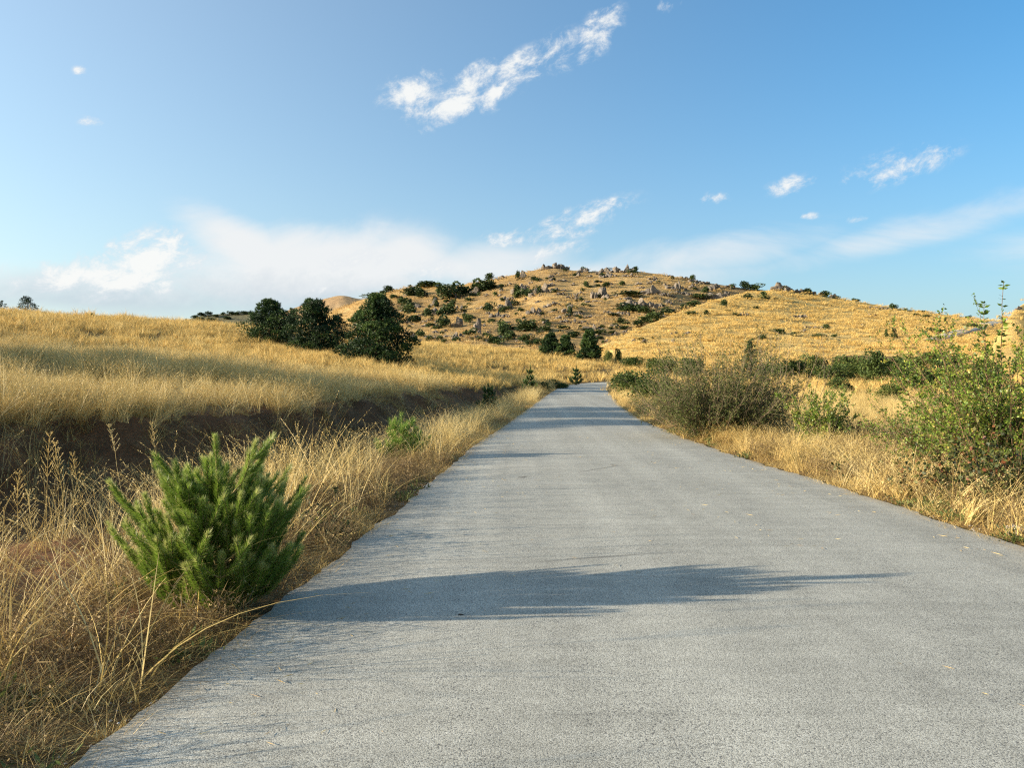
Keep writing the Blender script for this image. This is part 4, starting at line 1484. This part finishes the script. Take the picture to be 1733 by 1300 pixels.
b = at_d(1215, 19.2)
shrub('twiggy_bush', b, 'big grey green twiggy bush leaning over the right road edge', M['broom'], M['twig'], seed=51, stems=330, spread=1.27, length=(1.4, 2.95), twigs=16, twl=0.55, leaves=8,
      lL=0.042, lW=0.010, up=0.28, r0=0.009, flat=1.0, Rb=0.22, sub=1, extra=broom_extra)
b = at_d(1318, 20.5)
shrub('thin_shrub', b, 'thin bare pale stemmed shrub behind the big twiggy bush', M['broom'], M['twig'], seed=52, stems=26, spread=0.5, length=(1.8, 2.9), twigs=9, twl=0.5, leaves=4, lL=0.04, lW=0.011, r0=0.010, Rb=0.4, tl0=0.45, sub=1)
b = at_d(1393, 16.8)
shrub('leafy_shrub', b, 'small bright green round leaved shrub beside the twiggy bush', M['green_leaf'], M['twig'], seed=53, stems=36, spread=0.75, length=(0.6, 1.45), twigs=14, twl=0.32, leaves=12, lL=0.038, lW=0.014, r0=0.009, Rb=0.08, tl0=0.2, sub=1)
b = at_d(1440, 16.6)
shrub('leafy_shrub', b, 'sparse dark thorny shrub just right of the small bright green shrub', M['dark_leaf'], M['brown_twig'], seed=54, stems=12, spread=1.0, length=(0.6, 1.2), twigs=10, twl=0.4, leaves=5, lL=0.04, lW=0.014, r0=0.008, Rb=0.12, sub=1)


def leader(wb, lb):
    rg = np.random.default_rng(8)
    for x0, y0, top in ((-0.10, 0.0, 3.0), (0.42, 0.1, 2.75), (-0.28, 0.1, 2.72), (0.9, 0.1, 2.9)):
        tt = np.linspace(0, 1, 10)[:, None]
        st = np.array([x0 * 0.6, y0, 0]) + np.array([x0 * 0.4, 0, top]) * tt + np.cumsum(rg.normal(0, 0.02, (10, 3)), 0) * np.array([1, 1, 0])
        tube(wb, st, 0.014, 0.003, 5)
        n = 120
        t_ = rg.uniform(0.35, 1, n)
        P = np.stack([np.interp(t_, tt[:, 0], st[:, i]) for i in range(3)], 1)
        D = unit(np.stack([rg.normal(0, 1, n), rg.normal(0, 0.6, n), rg.uniform(-0.1, 0.7, n)], 1))
        leaf_quads(lb, P, D, rg.uniform(0.06, 0.10, n), 0.020, rg, rg.uniform(0.3, 0.8, n))


b = at_d(1705, 11.0)
shrub('leafy_shrub', b, 'tall leafy green shrub with upright shoots at the right edge', M['green_leaf'], M['brown_twig'], seed=55, stems=95, spread=0.95, length=(1.1, 2.75), twigs=15, twl=0.55, leaves=13, lL=0.040, lW=0.0135, up=0.2, r0=0.011, Rb=0.30, tl0=0.2, sub=1, extra=leader)
b = at_d(1600, 13.2)
shrub('leafy_shrub', b, 'spreading thorny shrub with small green and brown leaves left of the tall one', M['green_leaf'], M['brown_twig'], seed=56, stems=44, spread=1.1, length=(0.8, 1.75), twigs=13, twl=0.5, leaves=9, lL=0.034, lW=0.012, up=0.25, r0=0.010, Rb=0.25, sub=1, tint=(0.0, 0.8))
b = at_d(1670, 9.4)
shrub('bramble', b, 'low dark bramble with a few red leaves below the tall shrub', M['dark_leaf'], M['brown_twig'], seed=57, stems=44, spread=1.25, length=(0.5, 1.1), twigs=10, twl=0.35, leaves=9, lL=0.055, lW=0.021, up=0.1, r0=0.007, Rb=0.35, sub=0)
b = at_d(1560, 10.6)
shrub('bramble', b, 'low sprawling bramble in the grass left of the dark one', M['dark_leaf'], M['brown_twig'], seed=58, stems=16, spread=1.3, length=(0.4, 0.8), twigs=8, twl=0.3, leaves=5, lL=0.045, lW=0.016, up=0.1, r0=0.006, Rb=0.3, sub=0, tint=(0.2, 0.9))
b = at_d(538, 7.2)
shrub('bramble', b, 'little dark green sprig in the grass behind the young pine', M['dark_leaf'], M['brown_twig'], seed=59, stems=9, spread=0.8, length=(0.3, 0.62), twigs=6, twl=0.18, leaves=6, lL=0.035, lW=0.014, up=0.1, r0=0.004, Rb=0.08, tint=(0.1, 0.7))

# ------------------------------------------------------------------ hedge bushes in the middle distance
HEDGE = [bush_mesh(300 + i, M['hedge'], 11, 2600, 0.055) for i in range(5)]
LOWB = [bush_mesh(320 + i, M['bush'], 8, 640, 0.12) for i in range(7)]
CONE = [bush_mesh(340 + i, M['bush'], 12, 640, 0.11, cone=1) for i in range(3)]


def bush(name, mesh, base, w_, h_, label, group=None, cat='bush'):
    o = obj(name, mesh, None, base)
    o.scale = (w_, w_ * random.uniform(0.8, 1.1), h_)
    o.rotation_euler = (0, 0, random.uniform(0, 6.28))
    return tag(o, label, cat, group)


hedge = [(1300, 70, 44, 600, 1), (1335, 64, 66, 608, 1), (1378, 66, 48, 598, 1), (1412, 58, 58, 612, 1), (1450, 62, 62, 600, 1), (1480, 54, 50, 590, 1), (1515, 58, 70, 602, 1), (1540, 47, 54, 616, 1), (1578, 51, 66, 604, 1), (1620, 44, 74, 618, 1), (1668, 48, 60, 606, 1), (1505, 38, 46, 648, 1), (1425, 44, 40, 636, 1),
         (1560, 86, 80, 594, 2), (1606, 88, 60, 596, 2), (1500, 90, 66, 600, 2), (1425, 92, 60, 598, 2), (1070, 104, 44, 603, 2), (1118, 96, 56, 603, 2), (1165, 92, 50, 600, 2), (1030, 110, 16, 592, 3), (1046, 112, 14, 586, 3),
         (1078, 44, 70, 624, 4), (1110, 36, 80, 618, 4), (1058, 58, 50, 630, 4), (945, 62, 40, 641, 5), (920, 55, 30, 645, 5)]
ONES = ['first', 'second', 'third', 'fourth', 'fifth', 'sixth', 'seventh', 'eighth', 'ninth', 'tenth', 'eleventh', 'twelfth', 'thirteenth', 'fourteenth', 'fifteenth', 'sixteenth', 'seventeenth', 'eighteenth', 'nineteenth']
ORD = list(ONES)
for ten, tenth in (('twenty', 'twentieth'), ('thirty', 'thirtieth'), ('forty', 'fortieth'), ('fifty', 'fiftieth'), ('sixty', 'sixtieth'), ('seventy', 'seventieth'), ('eighty', 'eightieth')):
    ORD += [tenth] + [ten + '-' + q for q in ONES[:9]]
HROW = {1: ('hedge row across right meadow', 'bushes of the meadow hedge'), 2: ('bush line at foot of golden slope', 'bushes at the foot of the slope'), 3: ('pair beside rightmost small pine', 'bushes by the small pine'),
        4: ('group behind rusty grass at the bend', 'bushes at the inside of the bend'), 5: ('low pair outside the bend', 'bushes at the outside of the bend')}
for row in HROW:
    items = sorted([h for h in hedge if h[4] == row])
    for i, (px, d, wpx, top, _) in enumerate(items):
        b = at_d(px, d)
        bush('bush', HEDGE[(i + row) % 5], b, wpx / F * d * 1.05, max(0.5, top_h(px, top, d, b)) * 1.05, 'dark green bush, %s from left in %s' % (ORD[i], HROW[row][0]), HROW[row][1])

# ------------------------------------------------------------------ boulders and bushes on the hills
# photograph x, y (middle), width, height of each
ROCKS = [(802, 491, 12, 14), (770, 503, 4, 8), (775, 491, 5, 8), (734, 513, 10, 14), (705, 518, 8, 6), (699, 527, 7, 5), (742, 527, 12, 14), (778, 521, 9, 8), (726, 541, 8, 6), (772, 547, 16, 14), (808, 553, 9, 18), (780, 569, 18, 11),
         (769, 568, 7, 14), (700, 569, 10, 6), (727, 571, 10, 6), (740, 572, 9, 5), (838, 533, 16, 9), (855, 517, 14, 17), (850, 470, 12, 7), (935, 450, 30, 10), (956, 453, 10, 6), (882, 465, 10, 13), (986, 458, 14, 9),
         (877, 490, 14, 15), (886, 491, 10, 14), (905, 496, 14, 12), (917, 488, 12, 16), (932, 482, 12, 6), (941, 490, 26, 7), (863, 506, 8, 7), (887, 508, 6, 5), (857, 534, 10, 7), (904, 527, 18, 14), (935, 515, 22, 7),
         (959, 523, 12, 15), (935, 528, 9, 4), (965, 503, 14, 5), (979, 505, 8, 6), (983, 496, 10, 5), (1015, 494, 14, 18), (1006, 500, 8, 12), (1025, 502, 9, 8), (1022, 456, 14, 8), (1037, 455, 18, 10), (1013, 461, 8, 8),
         (1028, 466, 22, 8), (1060, 456, 20, 12), (1066, 466, 20, 6), (970, 544, 35, 6), (1007, 510, 24, 4), (998, 535, 14, 4), (1004, 554, 26, 8), (877, 587, 12, 4), (1045, 530, 30, 6), (1083, 515, 46, 14), (1092, 493, 12, 10),
         (1107, 492, 20, 14), (1136, 487, 14, 7), (1147, 485, 7, 13), (1157, 496, 20, 6), (1130, 498, 22, 6), (1067, 493, 10, 6), (1160, 470, 12, 5), (1178, 476, 20, 6), (1134, 467, 10, 4), (1196, 478, 10, 4), (1211, 484, 12, 8),
         (1204, 488, 10, 9), (1214, 501, 22, 12), (1228, 496, 9, 7), (1235, 484, 12, 7), (1257, 532, 16, 7), (1320, 485, 22, 13), (1331, 489, 28, 8), (1347, 492, 20, 6), (1368, 494, 20, 7), (1409, 498, 8, 7), (1490, 521, 30, 5),
         (1355, 535, 18, 7), (1478, 533, 13, 5), (1457, 551, 14, 4), (1377, 554, 24, 4), (1358, 560, 8, 5), (1700, 520, 10, 5), (1722, 513, 12, 6), (822, 500, 6, 4), (845, 500, 6, 4), (715, 545, 8, 5), (690, 545, 8, 6), (752, 560, 8, 4),
         (860, 545, 8, 4), (915, 560, 9, 5), (1080, 480, 9, 4), (1110, 475, 10, 4), (945, 475, 6, 3)]
BUSHES = [(732, 483, 34, 8), (817, 486, 24, 15), (828, 471, 10, 9), (780, 493, 24, 18), (756, 500, 28, 17), (697, 496, 20, 10), (711, 500, 20, 11), (685, 512, 14, 8), (691, 526, 22, 11), (760, 526, 20, 13), (726, 533, 14, 11),
          (703, 542, 20, 9), (751, 547, 16, 15), (793, 542, 14, 9), (795, 565, 14, 11), (711, 566, 12, 9), (726, 551, 9, 5), (828, 522, 14, 11), (657, 492, 16, 8), (649, 497, 10, 6), (694, 484, 5, 4), (630, 500, 20, 6), (848, 485, 6, 4),
          (849, 491, 6, 4), (825, 568, 12, 6), (841, 578, 24, 9), (853, 564, 16, 14), (849, 548, 11, 8), (974, 465, 8, 4), (989, 455, 10, 8), (903, 473, 9, 5), (925, 471, 5, 3), (827, 485, 18, 12), (878, 499, 14, 11), (893, 497, 12, 10),
          (869, 514, 14, 7), (858, 522, 10, 6), (884, 525, 12, 4), (991, 516, 13, 5), (962, 518, 7, 8), (983, 528, 6, 3), (1027, 483, 14, 7), (992, 482, 8, 8), (1052, 480, 10, 7), (1075, 457, 8, 8), (922, 544, 16, 5), (952, 554, 22, 6),
          (893, 556, 30, 13), (922, 557, 20, 11), (1013, 563, 20, 8), (971, 568, 20, 9), (856, 554, 12, 11), (862, 570, 18, 12), (890, 575, 16, 8), (896, 583, 14, 7), (910, 581, 14, 7), (983, 553, 6, 4), (1036, 563, 14, 4), (1054, 556, 10, 5),
          (1042, 550, 10, 5), (1050, 545, 18, 5), (1066, 526, 24, 8), (1088, 527, 26, 9), (1065, 499, 34, 8), (1172, 470, 10, 8), (1194, 491, 12, 9), (1184, 502, 28, 8), (1260, 485, 14, 12), (1277, 487, 24, 9), (1173, 516, 20, 9),
          (1156, 521, 12, 8), (1134, 529, 24, 12), (1110, 538, 26, 13), (1094, 542, 20, 10), (1079, 549, 18, 9), (1058, 547, 14, 5), (1169, 531, 16, 7), (1196, 530, 9, 8), (1224, 514, 10, 10), (1230, 526, 13, 3), (1279, 521, 9, 4),
          (1265, 502, 16, 7), (1085, 574, 10, 4), (1105, 572, 6, 3), (1325, 490, 10, 7), (1367, 486, 14, 8), (1398, 498, 18, 9), (1414, 503, 18, 4), (1448, 508, 9, 5), (1511, 520, 12, 9), (1533, 525, 5, 4), (1398, 555, 11, 8),
          (1317, 562, 20, 7), (1386, 570, 20, 6), (1412, 569, 8, 4), (1552, 533, 9, 4), (1569, 536, 14, 4), (1560, 526, 12, 3), (1640, 533, 8, 4), (1644, 553, 18, 7), (1584, 560, 26, 8), (1345, 566, 12, 6), (1290, 572, 16, 7), (1700, 516, 6, 4)]
CONES = [(1500, 566, 9, 11), (1513, 566, 14, 14), (1292, 501, 18, 10), (1600, 546, 8, 10)]
rr = random.Random(12)
for i in range(170):   # the smaller scattered dark shrubs
    px = rr.uniform(600, 1060)
    py = rr.uniform(np.interp(px, [r[0] for r in RIDGE_B], [r[1] for r in RIDGE_B]) + 5, 580)
    if rr.random() < 0.35 + 0.65 * (py - 450) / 140 * (1.2 - (px - 600) / 600):
        BUSHES.append((px, py, rr.uniform(4, 10), rr.uniform(3, 6)))
for i in range(120):
    px = rr.uniform(640, 1180)
    py = rr.uniform(np.interp(px, [r[0] for r in RIDGE_B], [r[1] for r in RIDGE_B]) + 5, 578)
    ROCKS.append((px, py, rr.uniform(4, 12), rr.uniform(2.5, 6)))
for px, py, w_, h_ in list(ROCKS):
    if w_ > 7 and px < 1260 and rr.random() < 0.35:
        BUSHES.append((px + rr.uniform(-0.7, 0.7) * w_, py + h_ * 0.3 + rr.uniform(-2, 3), w_ * rr.uniform(0.45, 0.9), max(3.5, h_ * rr.uniform(0.5, 0.9))))
STONES = [rock_mesh(400 + i, [0.6, 1.2, 0.2][i % 3], 7 + i % 4) for i in range(9)]


def zone(px, py, src):
    if src == 'C':
        return 'on the golden slope', 0
    if src == 'D':
        return 'on the small right hillside', 5
    ry = np.interp(px, [r[0] for r in RIDGE_B], [r[1] for r in RIDGE_B])
    f = (py - ry) / max(20.0, 590 - ry)
    if f < 0.10:
        return 'on the rocky hill crest', 1
    if f < 0.36:
        return 'on the upper rocky hill', 2
    if f < 0.66:
        return 'halfway up the rocky hill', 3
    return 'low on the rocky hill', 4


def placed(lst):
    out = {}
    for px, py, w_, h_ in sorted(lst):
        h, src, n_h = hit(px, py + h_ * 0.42)
        if h is None:
            continue
        out.setdefault(zone(px, py, src), []).append((px, py, w_, h_, h, n_h))
    return out


for (ztext, zi), items in placed(ROCKS).items():
    for i, (px, py, w_, h_, loc, n_h) in enumerate(items):
        W3, H3 = w_ / F * loc.y * 1.3, h_ / F * loc.y * 1.2
        look = 'tall upright' if h_ > 1.05 * w_ else ('long low' if w_ > 2.6 * h_ else ('large craggy' if w_ > 13 else 'small'))
        label = '%s grey rock outcrop, %s from the left %s' % (look, ORD[i], ztext)
        e = empty('rock_outcrop', loc, 0)
        tag(e, label, 'rock', 'rock outcrops ' + ztext)
        n = max(2, min(8, int(round(w_ / max(3.2, h_ * 0.5)))))
        for k in range(n):
            o = obj('stone', STONES[rr.randrange(9)], e)
            f = 0 if n == 1 else (k + 0.5) / n - 0.5
            sc_h = H3 * (1.0 if k == n // 2 else rr.uniform(0.35, 0.95)) * 1.15
            sw = W3 / n * rr.uniform(1.3, 2.0)
            x_, y_ = f * W3, rr.uniform(-0.3, 0.3) * W3 / n
            dz_ = topz(loc.x + x_, loc.y + y_) - loc.z
            dz_ = max(-0.6 * H3, min(0.6 * H3, dz_))
            o.location = (x_, y_, dz_ - 0.12 * sc_h)
            o.scale = (sw, sw * rr.uniform(0.8, 1.2), sc_h)
            o.rotation_euler = (rr.gauss(0, 0.12), rr.gauss(0, 0.18), rr.uniform(0, 6.28))

for lst, meshes, nm in ((BUSHES, LOWB, 'bush'), (CONES, CONE, 'conifer')):
    for (ztext, zi), items in placed(lst).items():
        for i, (px, py, w_, h_, loc, n_h) in enumerate(items):
            kk = 1.2 if px < 920 else 1.0
            W3, H3 = w_ / F * loc.y * 1.35 * kk, h_ / F * loc.y * 1.45 * kk
            loc = Vector((loc.x, loc.y, loc.z - 0.1 * H3))
            look = ('broad' if w_ > 15 else 'low' if w_ > 2 * h_ else 'small') if nm == 'bush' else 'pointed'
            label = '%s dark green %s, %s from the left %s' % (look, nm, ORD[i], ztext)
            bush(nm, meshes[rr.randrange(len(meshes))], loc, W3, H3, label, nm + ' plants ' + ztext, 'bush' if nm == 'bush' else 'tree')

# trees on the far wooded hill and the far tan hill
far = [(318, 542, 10, 5), (330, 537, 10, 6), (342, 533, 12, 7), (352, 532, 12, 7), (365, 534, 10, 5), (378, 531, 9, 5), (390, 530, 12, 6), (402, 530, 12, 6), (414, 530, 12, 6), (425, 529, 10, 5), (338, 541, 14, 6), (358, 540, 14, 5), (385, 538, 14, 5)]
for i, (px, py, w_, h_) in enumerate(far):
    h, src, n_h = hit(px, py + 3)
    if h is None:
        continue
    bush('far_tree', LOWB[i % 7], h, w_ / F * h.y * 1.2, h_ / F * h.y * 1.2, 'tiny dark tree, %s from the left on the distant wooded hill' % ORD[i], 'trees on the distant wooded hill', 'tree')
h, src, n_h = hit(155, 538)
bush('bush', LOWB[2], h, 10 / F * h.y, 6 / F * h.y + 0.35, 'tiny lone dark bush on the skyline of the left field')

# ------------------------------------------------------------------ small things
def dry_stalk(px, top, d, lean, seed, label, heads=6):
    heads += 2 if heads < 5 else 0
    rg = np.random.default_rng(seed)
    b = at_d(px, d)
    H = top_h(px, top, d, b)
    e = empty('dry_stalk', b)
    sb, hb = Buf(), Buf()
    tt = np.linspace(-0.03, 1, 10)[:, None]
    st = np.array([lean * H, rg.normal(0, 0.05), 0]) * tt ** 1.6 + np.array([0, 0, H]) * tt
    st[1:-1] += rg.normal(0, 0.006, (8, 3))
    tube(sb, st, 0.0020, 0.0010, 4, 0.7)
    for k in range(heads):
        t0 = 1 - 0.036 * k - 0.005
        q = np.array([np.interp(t0, tt[:, 0], st[:, i]) for i in range(3)])
        for s_ in range(4):
            a = s_ * np.pi / 2 + k * 0.3 + rg.normal(0, 0.2)
            L = (0.035 + 0.010 * k) * rg.uniform(0.8, 1.2)
            e_ = q + np.array([math.cos(a) * 0.55, math.sin(a) * 0.55, 0.8]) * L
            tube(hb, [q, (q + e_) / 2 + np.array([0, 0, -0.004]), e_], 0.0009, 0.0006, 3, 0.8)
            P = q + (e_ - q) * rg.uniform(0.3, 1, (7, 1))
            leaf_quads(hb, P, unit(e_ - q + rg.normal(0, 0.02, (7, 3))), 0.011, 0.0012, rg, rg.uniform(0.5, 1, 7))
    obj('seed_head', hb.mesh('seed_head', M['straw']), obj('stem', sb.mesh('stem', M['straw']), e))
    tag(e, label, 'grass stalk', 'dry forked stalks at the near left')


dry_stalk(72, 738, 4.3, 0.03, 71, 'tallest dry stalk with a fir-shaped forked seed head, near the left edge')
dry_stalk(120, 752, 4.5, -0.05, 72, 'dry stalk just right of the tallest forked one at the left edge')
dry_stalk(22, 802, 4.0, 0.06, 73, 'dry forked stalk left of the tallest one, close to the left edge', 3)
dry_stalk(60, 838, 3.9, -0.04, 74, 'short dry forked stalk in front of the tallest one')
dry_stalk(225, 722, 6.2, -0.12, 75, 'leaning dry stalk in front of the ditch left of the young pine', 3)
dry_stalk(285, 718, 6.6, -0.10, 76, 'leaning dry stalk nearest to the top of the young pine', 3)
dry_stalk(165, 772, 5.2, -0.16, 77, 'strongly leaning dry stalk over the dark ditch', 3)


def stone_at(name, px, py, w_, h_, mat, label, cat, seed, on_road=False):
    d = CH * F / (py - HY)
    x = (px - CX) / F * d
    z = zroad(d) + 0.018 if on_road else gz(x, d)
    mm = rock_mesh(seed, 0.2, 6)
    mm.materials.clear()
    mm.materials.append(mat)
    mm.name = name
    o = obj(name, mm, None, (x, d, z - 0.004))
    o.scale = (w_, w_ * 0.8, h_)
    return tag(o, label, cat)


stone_at('white_stone', 1722, 905, 0.22, 0.10, M['white_rock'], 'pale white stone in the grass at the right road edge', 'stone', 91)
stone_at('white_stone', 452, 905, 0.05, 0.04, M['white_rock'], 'small white pebble in the grass right of the young pine', 'stone', 92)
stone_at('dirt_clod', 782, 1049, 0.05, 0.016, M['clod'], 'dark clod lying on the near edge of the pine shadow on the road', 'clod', 93, True)
stone_at('dirt_clod', 850, 975, 0.045, 0.012, M['clod'], 'dark clod at the upper edge of the pine shadow on the road', 'clod', 94, True)
stone_at('dirt_clod', 882, 946, 0.035, 0.012, M['clod'], 'tiny dark clod on the sunlit road just beyond the pine shadow', 'clod', 95, True)
stone_at('dirt_clod', 886, 813, 0.20, 0.016, M['clod'], 'flat brown patch of dirt in the middle of the road ahead', 'clod', 96, True)
stone_at('dirt_clod', 1672, 1008, 0.06, 0.010, M['clod'], 'thin dark crumb on the right side of the near road', 'clod', 97, True)
